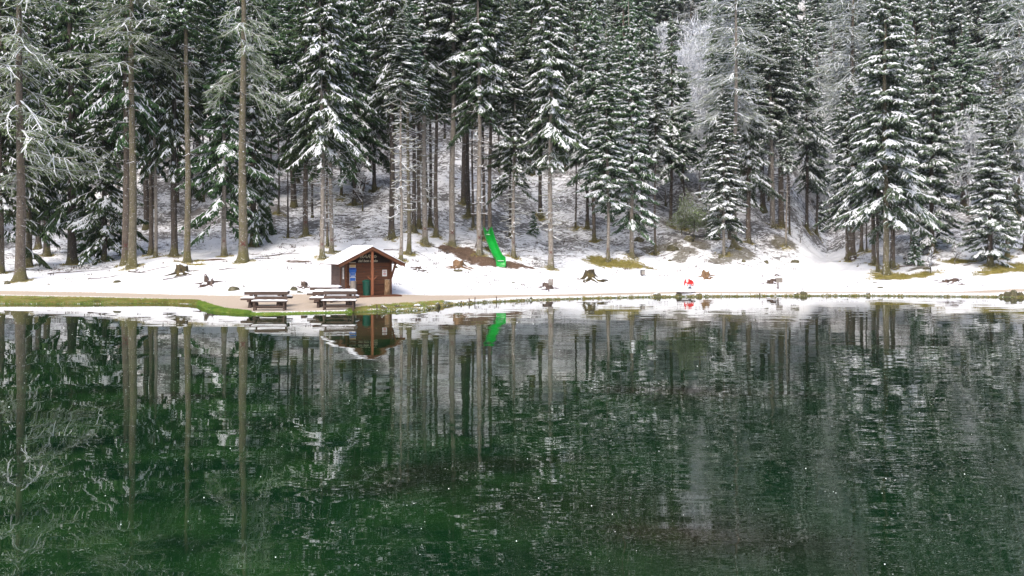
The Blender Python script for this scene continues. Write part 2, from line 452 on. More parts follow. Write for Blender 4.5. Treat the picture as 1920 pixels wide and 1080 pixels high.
def build_terrain():
    us = np.concatenate([np.linspace(-1.25, -.70, 70, endpoint=False), np.linspace(-.70, .70, 1150), np.linspace(.70, 1.25, 71)[1:]])
    ys = np.concatenate([np.arange(33, 62, .11), np.arange(62, 100, .35), np.arange(100, 322, 2.0)])
    U, Y = np.meshgrid(us, ys)
    X = U * Y
    Z = height(X, Y)
    nx, ny = len(us), len(ys)
    co = np.stack([X, Y, Z], -1).reshape(-1, 3)
    i = np.arange(nx * ny).reshape(ny, nx)
    q = np.stack([i[:-1, :-1], i[:-1, 1:], i[1:, 1:], i[1:, :-1]], -1).reshape(-1, 4)
    me = mesh_np('terrain', co, q)
    me.polygons.foreach_set('use_smooth', np.ones(len(q), bool))
    S = Y - shore(U)
    fu, fy = edge(PATH_FAR); nu, nyy = edge(PATH_NEAR)
    YF, YN = np.interp(U, fu, fy), np.interp(U, nu, nyy)
    path = np.clip(np.minimum(YF - Y, Y - YN) / .9 + .5, 0, 1)
    px = CX + F * U
    gl = np.clip((px - 620) / 60, 0, 1)
    gl2 = np.clip((px - 830) / 60, 0, 1)
    inner = np.clip((YN - Y) / .5 + .35, 0, 1)
    grass = inner * (1 - gl)
    grass = np.maximum(grass, inner * gl * (1 - gl2) * (.75 - .45 * np.sin(px * .11) * np.sin(Y * 3)))
    grass = np.maximum(grass, np.clip((.20 - S) / .2, 0, 1))
    # the strip of patchy snow between the left path and the turf
    strip = np.clip(1.4 - np.abs((YN - Y) - .70) / .5, 0, 1) * (px < 375)
    grass = grass * (1 - .8 * strip)
    mulch = np.zeros_like(X); turf = np.zeros_like(X); soil = np.zeros_like(X)
    for (a, b_, rx, ry, kd) in PATCH:
        gx, gy, gz = ground_at(a, b_)
        d = np.sqrt(((X - gx) / rx) ** 2 + ((Y - gy) / ry) ** 2)
        f = np.clip(1.5 - d, 0, 1)
        tgt = (mulch, turf, soil)[kd]
        np.maximum(tgt, f, out=tgt)
    for (gx, gy, gz), t in zip(FRONT_POS, FRONT):
        r = .45 + t[2] / (F / gy) * .9
        d = np.sqrt(((X - gx) / r) ** 2 + ((Y - gy) / r) ** 2)
        np.maximum(turf, np.clip(1.5 - d, 0, 1) * .75, out=turf)
    litter = np.clip((Y - 50) / 16, 0, 1)
    # open beach on the right stays clean further back
    open_r = np.clip((px - 1000) / 120, 0, 1)
    litter = np.where(open_r > 0, np.clip((Y - 50 - 5.5 * open_r) / 12, 0, 1), litter)
    hollow = np.exp(-((px - 1545) / 55) ** 2)
    litter = litter * (1 - .75 * hollow * (Y < 80))
    lit_l = np.clip((Y - 49.5) / 5, 0, 1) * np.clip((330 - px) / 100, 0, 1)
    litter = np.maximum(litter, lit_l * .8)
    dry = np.clip(np.maximum((370 - px) / 60, (px - 600) / 120), 0, 1) * (.6 + .4 * (px > 700))
    for nm, arr in (('dry', dry), ('path', path), ('grass', grass), ('mulch', mulch), ('turf', turf), ('soil', soil), ('litter', litter)):
        at = me.attributes.new(nm, 'FLOAT', 'POINT')
        at.data.foreach_set('value', arr.reshape(-1).astype(np.float32))
    m, nt, b = new_mat('snowy_ground', 0.85)
    pos = N(nt, 'ShaderNodeNewGeometry').outputs['Position']

    def att(n):
        a = N(nt, 'ShaderNodeAttribute'); a.attribute_name = n
        return a.outputs['Fac']
    big = noise(nt, pos, .6, 4, .6)
    mid = noise(nt, pos, 2.6, 5, .7)
    fine = noise(nt, pos, 11, 4, .75)
    str_v = mapping(nt, pos, (1.0, 2.2, 1.0), (0, 0, .5))
    strk = noise(nt, str_v, 1.9, 6, .72, 1.0)
    snow = ramp(nt, big, [(0.3, (0.82, 0.83, 0.86)), (0.7, (0.88, 0.88, 0.89))])
    dirt = ramp(nt, fine, [(0.3, (0.018, 0.015, 0.012)), (0.7, (0.085, 0.068, 0.048))])
    # litter showing through thin snow
    l = mth(nt, 'MULTIPLY', att('litter'), 0.215)
    vbig = noise(nt, pos, .28, 3, .6)
    lf = mth(nt, 'ADD', mth(nt, 'ADD', mth(nt, 'MULTIPLY', strk, .70), mth(nt, 'MULTIPLY', vbig, .34)), l)
    lf = mth(nt, 'SUBTRACT', lf, .030)
    lmask = ramp(nt, lf, [(0.685, (0, 0, 0)), (0.72, (1, 1, 1))])
    col = mixc(nt, mth(nt, 'MULTIPLY', lmask, .85), snow, dirt)
    # isolated dark flecks on the open snow
    fl = noise(nt, mapping(nt, pos, (1, 1.3, 1)), 2.6, 4, .7)
    flm = ramp(nt, fl, [(0.70, (0, 0, 0)), (0.73, (1, 1, 1))])
    col = mixc(nt, mth(nt, 'MULTIPLY', flm, .8), col, dirt)

    def patch(col, attn, lo, hi, c, gain=1.0, nz=mid):
        f = mth(nt, 'ADD', att(attn), mth(nt, 'MULTIPLY', mth(nt, 'SUBTRACT', nz, .5), 1.7))
        f = ramp(nt, f, [(lo, (0, 0, 0)), (hi, (1, 1, 1))])
        return mixc(nt, mth(nt, 'MULTIPLY', f, gain), col, c)
    soilc = ramp(nt, fine, [(0.3, (0.03, 0.025, 0.015)), (0.5, (0.10, 0.085, 0.045)), (0.75, (0.35, 0.34, 0.33))])
    mul = ramp(nt, fine, [(0.3, (0.055, 0.035, 0.025)), (0.55, (0.14, 0.09, 0.06)), (0.8, (0.3, 0.25, 0.22))])
    tur = ramp(nt, fine, [(0.3, (0.07, 0.075, 0.015)), (0.5, (0.20, 0.17, 0.04)), (0.75, (0.38, 0.33, 0.12))])
    col = patch(col, 'soil', .55, .85, soilc, .9)
    col = patch(col, 'turf', .5, .8, tur)
    col = patch(col, 'mulch', .55, .75, mul)
    pth = ramp(nt, fine, [(0.3, (0.40, 0.325, 0.25)), (0.7, (0.53, 0.445, 0.355))])
    col = patch(col, 'path', .45, .6, pth, 1.0, fine)
    gr = ramp(nt, mid, [(0.3, (0.045, 0.085, 0.010)), (0.5, (0.11, 0.18, 0.018)), (0.68, (0.20, 0.20, 0.05))])
    gd = ramp(nt, mid, [(0.3, (0.022, 0.022, 0.012)), (0.5, (0.075, 0.085, 0.02)), (0.68, (0.15, 0.11, 0.065))])
    gr = mixc(nt, mth(nt, 'MULTIPLY', att('dry'), .85), gr, gd)
    gr2 = ramp(nt, mth(nt, 'ADD', fine, mth(nt, 'MULTIPLY', att('dry'), .07)), [(0.63, (0, 0, 0)), (0.69, (1, 1, 1))])
    gr = mixc(nt, gr2, gr, (0.8, 0.8, 0.82))
    col = patch(col, 'grass', .45, .65, gr, 1.0, fine)
    nt.links.new(col, b.inputs['Base Color'])
    hgt = mth(nt, 'ADD', mth(nt, 'MULTIPLY', mid, .6), mth(nt, 'MULTIPLY', strk, .5))
    bump(nt, b, hgt, .35, .10)
    b.inputs['Specular IOR Level'].default_value = .2
    me.materials.append(m)
    o = link('terrain', me)
    tag(o, kind='structure')
    return m


def mesh_np(name, co, faces, mats=None, nv=4):
    me = bpy.data.meshes.new(name)
    n = len(faces)
    me.vertices.add(len(co)); me.loops.add(n * nv); me.polygons.add(n)
    me.vertices.foreach_set('co', np.ascontiguousarray(co, np.float32).reshape(-1))
    me.loops.foreach_set('vertex_index', np.ascontiguousarray(faces, np.int32).reshape(-1))
    me.polygons.foreach_set('loop_start', np.arange(0, n * nv, nv, dtype=np.int32))
    me.polygons.foreach_set('loop_total', np.full(n, nv, np.int32))
    if mats is not None: me.polygons.foreach_set('material_index', np.ascontiguousarray(mats, np.int32))
    me.update(calc_edges=True)
    me.validate()
    return me


SNOW_GROUND = build_terrain()

# lake bed, near bank and water
def sheet(name, x0, x1, y0, y1, z, mat, kind='structure', nx=2, ny=2, fz=None):
    xs, ys = np.linspace(x0, x1, nx), np.linspace(y0, y1, ny)
    X, Y = np.meshgrid(xs, ys)
    Z = np.full_like(X, z) if fz is None else fz(X, Y)
    i = np.arange(nx * ny).reshape(ny, nx)
    q = np.stack([i[:-1, :-1], i[:-1, 1:], i[1:, 1:], i[1:, :-1]], -1).reshape(-1, 4)
    me = mesh_np(name, np.stack([X, Y, Z], -1).reshape(-1, 3), q)
    me.polygons.foreach_set('use_smooth', np.ones(len(q), bool))
    me.materials.append(mat)
    return tag(link(name, me), kind=kind)


sheet('lake_bed', -400, 400, -300, 60, -1.62, noisy_mat('lake_mud', (0.03, 0.04, 0.02), (0.08, 0.08, 0.04), .4, .9, coord='World'))
bank_m = noisy_mat('near_bank_snow', (0.8, 0.81, 0.84), (0.87, 0.87, 0.88), .8, .9, coord='World')
sheet('near_bank', -300, 300, -200, 2.6, 0, bank_m, nx=60, ny=60, fz=lambda X, Y: np.clip((1.4 - Y) * .5 - .15, -1.7, 1.35) + .12 * np.sin(X * .23) * np.cos(Y * .31))


def water_mat():
    m, nt, b = new_mat('lake_water', 0.0)
    pos = N(nt, 'ShaderNodeNewGeometry').outputs['Position']
    sep = N(nt, 'ShaderNodeSeparateXYZ'); nt.links.new(pos, sep.inputs[0])
    uu = mth(nt, 'DIVIDE', sep.outputs[0], mth(nt, 'MAXIMUM', sep.outputs[1], 4.0))
    patch = noise(nt, mapping(nt, pos, (.09, .17, 1)), 1.0, 3, .55)
    col = ramp(nt, patch, [(0.30, (0.001, 0.008, 0.0045)), (0.50, (0.003, 0.020, 0.0065)), (0.60, (0.008, 0.013, 0.006)), (0.68, (0.026, 0.017, 0.011))])
    near = ramp(nt, noise(nt, mapping(nt, pos, (.35, .5, 1)), 1.5, 5, .65), [(.42, (0, 0, 0)), (.62, (1, 1, 1))])
    left = N(nt, 'ShaderNodeMapRange'); nt.links.new(uu, left.inputs['Value'])
    left.inputs['From Min'].default_value = .35; left.inputs['From Max'].default_value = -.35
    left.inputs['To Min'].default_value = .15; left.inputs['To Max'].default_value = .85
    col = mixc(nt, mth(nt, 'MULTIPLY', near, left.outputs[0]), col, (0.012, 0.043, 0.010))
    nt.links.new(col, b.inputs['Base Color'])
    b.inputs['IOR'].default_value = 1.58
    b.inputs['Specular IOR Level'].default_value = .5
    # ripples: long swell + fine wind ripples, calmer to the left
    calm = N(nt, 'ShaderNodeMapRange')
    gust = noise(nt, mapping(nt, pos, (.05, .12, 1)), 1.0, 2, .5)
    nt.links.new(mth(nt, 'ADD', mth(nt, 'MULTIPLY', uu, .55), gust), calm.inputs['Value'])
    calm.inputs['From Min'].default_value = .15; calm.inputs['From Max'].default_value = .85
    calm.inputs['To Min'].default_value = .30; calm.inputs['To Max'].default_value = 2.7
    r1 = noise(nt, mapping(nt, pos, (.55, 1.9, 1), (0, 0, .12)), 1.0, 1, .5)
    r0 = noise(nt, mapping(nt, pos, (1.7, 5.2, 1), (0, 0, -.16)), 1.0, 1, .5)
    r2 = noise(nt, mapping(nt, pos, (5.5, 15, 1), (0, 0, .05)), 1.0, 1, .5)
    sw = noise(nt, mapping(nt, pos, (.22, .5, 1)), 1.0, 1, .5)
    shel = N(nt, 'ShaderNodeMapRange'); nt.links.new(sep.outputs[1], shel.inputs['Value'])
    shel.inputs['From Min'].default_value = 12; shel.inputs['From Max'].default_value = 44
    shel.inputs['To Min'].default_value = 1.0; shel.inputs['To Max'].default_value = .30
    md = noise(nt, mapping(nt, pos, (.30, .95, 1), (0, 0, .08)), 1.0, 1, .5)
    hf = mth(nt, 'ADD', mth(nt, 'MULTIPLY', r1, .0024), mth(nt, 'MULTIPLY', r2, .00008))
    hf = mth(nt, 'ADD', hf, mth(nt, 'MULTIPLY', r0, .0006))
    hf = mth(nt, 'MULTIPLY', hf, shel.outputs[0])
    hf = mth(nt, 'ADD', hf, mth(nt, 'MULTIPLY', md, .0034))
    hh = mth(nt, 'MULTIPLY', hf, calm.outputs[0])
    hh = mth(nt, 'ADD', hh, mth(nt, 'MULTIPLY', sw, .0075))
    n = N(nt, 'ShaderNodeBump')
    n.inputs['Strength'].default_value = 1.0
    n.inputs['Distance'].default_value = 1.0
    nt.links.new(hh, n.inputs['Height'])
    nt.links.new(n.outputs[0], b.inputs['Normal'])
    return m


sheet('lake_water', -400, 400, -300, 62, 0.0, water_mat())

# ------------------------------------------------------------------ crown generators
Z3 = np.array([0., 0., 1.])


class Q:
    def __init__(s): s.p, s.m = [], []

    def add(s, P, mat):
        P = np.asarray(P, np.float32).reshape(-1, 4, 3)
        s.p.append(P); s.m.append(np.full(len(P), mat, np.int32))

    def roof(s, a, b, w0, w1, dz, up, mat):
        """a ridge (two sloping quads) laid along segments a->b"""
        a = np.atleast_2d(a); b = np.atleast_2d(b)
        t = b - a
        sd = np.cross(t, Z3); sd /= np.maximum(np.linalg.norm(sd, axis=1, keepdims=True), 1e-6)
        n = len(a)
        w0 = np.broadcast_to(np.asarray(w0, float), (n,))[:, None]; w1 = np.broadcast_to(np.asarray(w1, float), (n,))[:, None]
        dz = np.broadcast_to(np.asarray(dz, float), (n,))[:, None]; up = np.broadcast_to(np.asarray(up, float), (n,))[:, None]
        A, B = a + Z3 * up, b + Z3 * up * .8
        for sg in (1, -1):
            s.add(np.stack([A, B, B + sd * sg * w1 - Z3 * dz, A + sd * sg * w0 - Z3 * dz], 1), mat)

    def hang(s, a, b, ln, mat, rng):
        """a ragged curtain hanging under segments a->b"""
        n = len(a)
        j = rng.normal(0, .03, (n, 3)); L = np.asarray(ln)[:, None]
        m1 = a * .75 + b * .25 - Z3 * L + j
        m2 = a * .35 + b * .65 - Z3 * L * .8 - j
        s.add(np.stack([a, b, m2, m1], 1), mat)

    def mesh(s, name, mats):
        P = np.concatenate(s.p); mm = np.concatenate(s.m)
        co = P.reshape(-1, 3)
        me = mesh_np(name, co, np.arange(len(co)).reshape(-1, 4), mm)
        for x in mats: me.materials.append(x)
        return me


def twigs(q, rng, O, D, ln, snowf, slope0, needle=True, wn=.07, ws=.05):
    """O origins, D horizontal unit dirs, ln lengths; two bent segments each"""
    n = len(O)
    m = len(ln)
    s0 = slope0 + rng.normal(0, .18, m)
    d1 = D + Z3 * s0[:, None]
    d1 /= np.linalg.norm(d1, axis=1, keepdims=True)
    d2 = D + Z3 * (s0 - .5)[:, None] + rng.normal(0, .12, (m, 3))
    d2 /= np.linalg.norm(d2, axis=1, keepdims=True)
    A = O; B = O + d1 * (ln * .5)[:, None]; Cc = B + d2 * (ln * .5)[:, None]
    W = wn * rng.uniform(.7, 1.35, m)
    q.roof(A, B, W * .8, W, .09, 0, 0); q.roof(B, Cc, W, W * .25, .09, 0, 0)
    h = rng.random(m) < .62
    if h.any():
        q.hang(A[h], B[h], rng.uniform(.08, .26, h.sum()), 0, rng)
        q.hang(B[h], Cc[h], rng.uniform(.05, .20, h.sum()), 0, rng)
    sm = rng.random(m) < snowf
    if sm.any():
        k = sm.sum(); Ws = ws * rng.uniform(.7, 1.5, k)
        q.roof(A[sm], B[sm], Ws * .7, Ws, .025, rng.uniform(.02, .05, k), 1)
        q.roof(B[sm], Cc[sm], Ws, Ws * .3, .03, rng.uniform(.02, .05, k), 1)


def pads(q, rng, Cn, D, r):
    """small uneven heaps of snow: six-sided domes made of quads"""
    n = len(Cn)
    S = np.cross(D, Z3); S /= np.maximum(np.linalg.norm(S, axis=1, keepdims=True), 1e-6)
    ring = []
    for k in range(6):
        a = k * math.pi / 3
        rr = r * rng.uniform(.65, 1.2, n)
        ring.append(Cn + D * (np.cos(a) * rr * 1.5)[:, None] + S * (np.sin(a) * rr)[:, None] - Z3 * (rng.uniform(.0, .07, n) + .35 * r * max(0, math.cos(a)))[:, None])
    top = Cn + Z3 * (r * .38)[:, None]
    for k in (0, 2, 4):
        q.add(np.stack([top, ring[k], ring[(k + 1) % 6], ring[(k + 2) % 6]], 1), 1)


def spruce_crown(seed, L=20., R=3.2, step=.42, snow=.5, nb=6, droop=.35, narrow=False, ragged=.2, padp=.5, dens=1.0):
    rng = np.random.default_rng(seed)
    q = Q()
    h = .0
    gaps = rng.uniform(0, 6.28, 4)
    while h < L - .15:
        f = h / L
        env = R * (1 - f) ** (.72 if not narrow else .85) * (0.6 + .4 * min(1, (f + .02) / .12))
        env *= 1 + .16 * math.sin(h * 1.1 + gaps[3]) * ragged * 3
        env = max(env, .18)
        n = rng.integers(nb - 1, nb + 2) if env > .6 else 4
        for k in range(n):
            az = rng.uniform(0, 6.28) if not narrow else (k + rng.uniform(-.3, .3)) * 2 * math.pi / n + h * 2.4
            if rng.random() < ragged * (.5 + (1.1 if f < .12 else 0)) * (1 - f): continue
            r = env * rng.uniform(1 - ragged * 1.8, 1 + ragged * .7) * (1 + ragged * .8 * math.cos(az * 2 + h * .35 + gaps[0]))
            r = max(r, .15)
            d = np.array([math.cos(az), math.sin(az), 0.])
            hh = h + rng.normal(0, step * .5)
            if narrow: a0 = .5 * f - .16 + rng.normal(0, .07)
            else: a0 = .62 * f - .34 + rng.normal(0, .13)
            dr = droop * (1 - .55 * f) * rng.uniform(.7, 1.4); up = dr * .45
            bs = snow * rng.uniform(.35, 1.6)
            ph = rng.uniform(0, 6.28); cf = rng.uniform(3, 6)

            def P(s):
                s = np.atleast_1d(s)[:, None]
                return Z3 * hh + d * r * s + Z3 * r * (a0 * s - dr * s ** 2 + up * s ** 3)

            def clump(s): return .65 + .55 * np.sin(cf * s * max(1, r * .8) + ph)
            ss = np.linspace(.04, 1, max(3, int(r / .35) + 2))
            pt = P(ss)
            bend = np.cross(d, Z3) * (rng.normal(0, .09) * r)
            pt += bend * (ss ** 2)[:, None]
            q.roof(pt[:-1], pt[1:], .028, .028, .03, .0, 2)
            out = (ss[:-1] > .3) & (rng.random(len(ss) - 1) < bs * 1.3 * clump(ss[:-1]))
            if out.any():
                q.roof(pt[:-1][out], pt[1:][out], .09, .08, .03, .055, 1)
            m = max(4, int(r * dens / .068))
            s = np.sort(rng.uniform(.10 if f > .3 else .25, 1.0, m) ** .8)
            O = P(s) + bend * (s ** 2)[:, None]
            sg = np.where(rng.random(m) < .5, 1., -1.)
            ang = sg * (1.0 - .65 * s ** 2 + rng.normal(0, .25, m))
            ca, sa = np.cos(ang), np.sin(ang)
            D = np.stack([d[0] * ca - d[1] * sa, d[0] * sa + d[1] * ca, np.zeros(m)], 1)
            ln = np.clip((.16 + .36 * r * (1 - s) ** .8 * (s ** .25)) * rng.uniform(.6, 1.3, m), .16, .85)
            sl = (-.42 - .55 * droop + .35 * f) if not narrow else (-.34 - .3 * droop + .3 * f)
            sn = np.clip(bs * (.4 + .8 * s) * clump(s) * 1.15, 0, .97)
            twigs(q, rng, O, D, ln, sn, np.full(m, sl), wn=.055, ws=.048)
            # hanging branchlets under the limb
            mh = int(r * (7 if not narrow else 4))
            if mh:
                sh = rng.uniform(.2, 1, mh); A = P(sh) + bend * (sh ** 2)[:, None]
                a5 = rng.uniform(0, 6.28, mh); W = np.stack([np.cos(a5), np.sin(a5), np.zeros(mh)], 1) * rng.uniform(.05, .11, mh)[:, None]
                q.hang(A - W, A + W, rng.uniform(.12, .5 if not narrow else .35, mh), 0, rng)
            big = ln > .28
            if big.any():
                k2 = int(big.sum())
                tt = rng.uniform(.35, .8, k2)
                O2 = O[big] + D[big] * (ln[big] * tt)[:, None] + Z3 * (ln[big] * tt * sl)[:, None]
                a2 = rng.choice([-1., 1.], k2) * rng.uniform(.5, 1.0, k2)
                c2, s2 = np.cos(a2), np.sin(a2)
                D2 = np.stack([D[big][:, 0] * c2 - D[big][:, 1] * s2, D[big][:, 0] * s2 + D[big][:, 1] * c2, np.zeros(k2)], 1)
                twigs(q, rng, O2, D2, ln[big] * .65, sn[big] * .9, np.full(k2, sl - .15), wn=.05, ws=.042)
            np_ = rng.poisson(padp * r * bs * 3.6)
            if np_:
                s3 = rng.uniform(.4, 1.0, np_)
                c3 = P(s3) + bend * (s3 ** 2)[:, None] + np.cross(d, Z3) * rng.normal(0, .12 * r, np_)[:, None] * (1 - s3 * .6)[:, None] + Z3 * .02
                dd = d + Z3 * (a0 - dr)
                pads(q, rng, c3, np.repeat(dd[None], np_, 0), rng.uniform(.05, .14, np_))
        h += step * rng.uniform(.6, 1.3) * (1 - .35 * f)
    q.roof(np.array([[0, 0, L - .5]]), np.array([[0.05, 0, L + .35]]), .05, .02, .1, 0, 0)
    return q


def limb_chain(q, rng, p, d, length, seg, w, grav, wander, snowp, bark=2, snowm=1, ws=.03):
    """bent limb; returns points and directions"""
    pts = [p]; dirs = []
    n = max(2, int(length / seg))
    for k in range(n):
        d = d + rng.normal(0, wander, 3) + Z3 * grav(k / n)
        d = d / np.linalg.norm(d)
        p = p + d * (length / n)
        pts.append(p); dirs.append(d)
    pts = np.array(pts); dirs = np.array(dirs)
    t = np.linspace(1, .35, n)
    q.roof(pts[:-1], pts[1:], w * t, w * t * .9, w * 1.3, 0, bark)
    if rng.random() < snowp:
        q.roof(pts[:-1], pts[1:], ws * t + .008, ws * t + .004, .012, w * .5 + .022, snowm)
    return pts, dirs


def larch_crown(seed, L=18., R=4.0, n=62, snow=.8, tuft=1.0):
    rng = np.random.default_rng(seed)
    q = Q()
    for i in range(n):
        f = (i + rng.random()) / n
        h = L * f ** .95
        r = R * (1 - f * .85) * rng.uniform(.4, 1.3)
        az = rng.uniform(0, 6.28)
        d = np.array([math.cos(az), math.sin(az), rng.uniform(-.45, .2) + .3 * f])
        pts, dirs = limb_chain(q, rng, np.array([0, 0, h]), d / np.linalg.norm(d), r, .28, .036, lambda t: -.09 if t < .5 else .075, .085, .97, ws=.062)
        m = int(r * 6)
        for j in range(m):
            k = min(len(dirs) - 1, int(rng.uniform(.12, 1) * len(dirs)))
            a = rng.choice([-1, 1]) * rng.uniform(.3, 1.1)
            dd = dirs[k]
            d2 = np.array([dd[0] * math.cos(a) - dd[1] * math.sin(a), dd[0] * math.sin(a) + dd[1] * math.cos(a), rng.uniform(-.8, .05)])
            d2 /= np.linalg.norm(d2)
            l2 = rng.uniform(.4, 1.7) * (1.1 - .5 * k / len(dirs)) * min(1.2, r / 2.5 + .3)
            p2, dr2 = limb_chain(q, rng, pts[k], d2, l2, .28, .011, lambda t: -.15 if t < .6 else .12, .11, snow, ws=.020)
            nn = len(dr2)
            kk = rng.integers(0, nn, int(3 + l2 * 5))
            O = p2[kk] + dr2[kk] * rng.uniform(0, .28, (len(kk), 1))
            dv = rng.normal(0, 1, (len(kk), 3)) + dr2[kk] * .8; dv[:, 2] = -np.abs(dv[:, 2]) * .9
            dv /= np.linalg.norm(dv, axis=1, keepdims=True)
            lt = rng.uniform(.15, .5, len(kk))[:, None]
            E = O + dv * lt
            q.roof(O, E, .007, .005, .011, 0, 0)
            s5 = rng.random(len(kk)) < snow * .4
            if s5.any(): q.roof(O[s5], E[s5], .010, .006, .005, .011, 1)
            t5 = rng.random(len(kk)) < .55 * tuft
            if t5.any():
                c = (O[t5] + E[t5]) / 2
                q.roof(c, c + rng.normal(0, .03, c.shape), .022, .016, .024, 0, 0)
    return q


def dead_zone(seed, L=6., rmax=1.8, step=.36, snow=.9):
    rng = np.random.default_rng(seed)
    q = Q()
    h = .3
    while h < L:
        n = rng.integers(3, 6)
        for k in range(n):
            az = rng.uniform(0, 6.28)
            r = rmax * rng.uniform(.3, 1.1) * (.55 + .45 * h / L)
            d = np.array([math.cos(az), math.sin(az), rng.uniform(-.25, .12)])
            pts, dirs = limb_chain(q, rng, np.array([0, 0, h + rng.normal(0, .05)]), d / np.linalg.norm(d), r, .22, .019, lambda t: -.05 if t < .45 else .13, .06, snow, bark=2, ws=.032)
            for j in range(rng.integers(1, 5)):
                kk = rng.integers(0, len(dirs)); a = rng.choice([-1, 1]) * rng.uniform(.5, 1.1); dd = dirs[kk]
                d2 = np.array([dd[0] * math.cos(a) - dd[1] * math.sin(a), dd[0] * math.sin(a) + dd[1] * math.cos(a), rng.uniform(-.4, .2)])
                limb_chain(q, rng, pts[kk], d2 / np.linalg.norm(d2), rng.uniform(.15, .6), .15, .010, lambda t: .02, .12, snow * .8, bark=2, ws=.018)
        h += step * rng.uniform(.8, 1.2)
    return q


def broadleaf_crown(seed, Ht=7., levels=4, leaf=None, snow=.9, spread=.5):
    rng = np.random.default_rng(seed)
    q = Q()

    def grow(p, d, ln, w, lv):
        pts, dirs = limb_chain(q, rng, p, d, ln, .3, w, lambda t: .02, .12, snow, bark=2, ws=w * .8 + .012)
        if lv == 0:
            if leaf:
                kk = rng.integers(0, len(pts), leaf)
                c = pts[kk] + rng.normal(0, .12, (leaf, 3))
                q.roof(c, c + rng.normal(0, .05, c.shape), .04, .03, .03, 0, 0)
            return
        for k in range(rng.integers(4, 7)):
            i = min(len(dirs) - 1, int(rng.uniform(.3, 1) * len(dirs)))
            v = rng.normal(0, 1, 3); v -= v.dot(dirs[i]) * dirs[i]; v /= np.linalg.norm(v)
            nd = dirs[i] + v * rng.uniform(spread, spread * 2.2); nd[2] += .12
            grow(pts[i], nd / np.linalg.norm(nd), ln * rng.uniform(.45, .7), w * .5, lv - 1)
    for k in range(5):
        a = rng.uniform(0, 6.28)
        d = np.array([math.cos(a) * .45, math.sin(a) * .45, 1.]); d /= np.linalg.norm(d)
        grow(np.array([0, 0, .3 + k * .25]), d, Ht * rng.uniform(.35, .5), .05, levels - 1)
    return q


CM = [M['needle'], M['snow'], M['twig']]
# spruce crowns by snow load: 0 dark .. 3 heavy
CR = {}
CR['S0'] = [spruce_crown(11, snow=.22, ragged=.34, padp=.4, droop=.5).mesh('crown', CM), spruce_crown(12, snow=.26, ragged=.4, padp=.4, R=2.9, droop=.6).mesh('crown', CM)]
CR['S1'] = [spruce_crown(21, snow=.38, ragged=.34, padp=.7, droop=.5).mesh('crown', CM), spruce_crown(22, snow=.42, ragged=.38, padp=.7, droop=.65).mesh('crown', CM), spruce_crown(23, snow=.38, ragged=.42, padp=.6, nb=5, droop=.55).mesh('crown', CM)]
CR['S2'] = [spruce_crown(31, snow=.58, ragged=.3, padp=.6, droop=.6).mesh('crown', CM), spruce_crown(32, snow=.56, ragged=.34, padp=.6, droop=.5).mesh('crown', CM), spruce_crown(33, snow=.6, ragged=.4, nb=5, padp=.6, droop=.6).mesh('crown', CM)]
CR['S3'] = [spruce_crown(41, snow=.75, ragged=.3, padp=.75, droop=.6).mesh('crown', CM), spruce_crown(42, snow=.78, ragged=.35, padp=.75, droop=.55).mesh('crown', CM)]
CR['N2'] = [spruce_crown(51, snow=.72, ragged=.18, padp=1.0, narrow=True, step=.5, droop=.3).mesh('crown', CM)]
CR['N3'] = [spruce_crown(61, snow=.9, ragged=.2, padp=.9, narrow=True, step=.5, droop=.38).mesh('crown', CM), spruce_crown(62, snow=.95, ragged=.24, padp=.9, narrow=True, step=.55, droop=.5).mesh('crown', CM)]
LM = [M['larch_needle'], M['snow'], M['pale_twig']]
CR['L1'] = [larch_crown(71, snow=.85, tuft=1.6).mesh('crown', LM), larch_crown(73, snow=.85, tuft=1.6, n=56).mesh('crown', LM)]
CR['L2'] = [larch_crown(72, snow=1., tuft=.7, n=78).mesh('crown', [M['larch_needle'], M['snow'], M['frost']])]
DZ = [dead_zone(81).mesh('dead_branches', [M['twig'], M['snow'], M['pale_twig']]), dead_zone(82, rmax=1.2, snow=.7).mesh('dead_branches', [M['twig'], M['snow'], M['twig']])]  # whorls of dead branches on the lower trunk, not living crown
SD = [dead_zone(83, rmax=.8, step=.7, snow=.5).mesh('dead_branches', [M['twig'], M['snow'], M['twig']])]


def trunk_mesh(seed, Ht, r, mat, bendx=0., bendy=0., sides=14, flare=.55):
    rng = np.random.default_rng(seed)
    zs = np.concatenate([[-.5, -.1, .05, .15, .3, .5, .8, 1.2, 1.8], np.linspace(2.6, Ht, 16)])
    ph = rng.uniform(0, 6.28, 3)
    a = np.linspace(0, 2 * math.pi, sides, endpoint=False)
    rings = []
    for z in zs:
        zz = max(z, 0)
        rr = r * (1 - .93 * (zz / Ht)) ** .8
        fl = flare * math.exp(-zz / .35) * (1 + .55 * np.cos(a * 4 + ph[0]) + .4 * np.cos(a * 3 + ph[1]))
        rad = rr * (1 + fl) * (1 + .03 * np.cos(a * 5 + z * .6 + ph[2]))
        t = zz / Ht
        ox = bendx * (t ** 1.5) + .06 * math.sin(z * .35 + ph[1]) * min(1, t * 6); oy = bendy * t
        rings.append(np.stack([ox + rad * np.cos(a), oy + rad * np.sin(a), np.full(sides, z)], -1))
    co = np.concatenate(rings)
    i = np.arange(len(zs) * sides).reshape(len(zs), sides)
    j = np.roll(i, -1, 1)
    qd = np.stack([i[:-1], j[:-1], j[1:], i[1:]], -1).reshape(-1, 4)
    me = mesh_np('trunk', co, qd)
    me.polygons.foreach_set('use_smooth', np.ones(len(qd), bool))
    me.materials.append(mat)
    return me


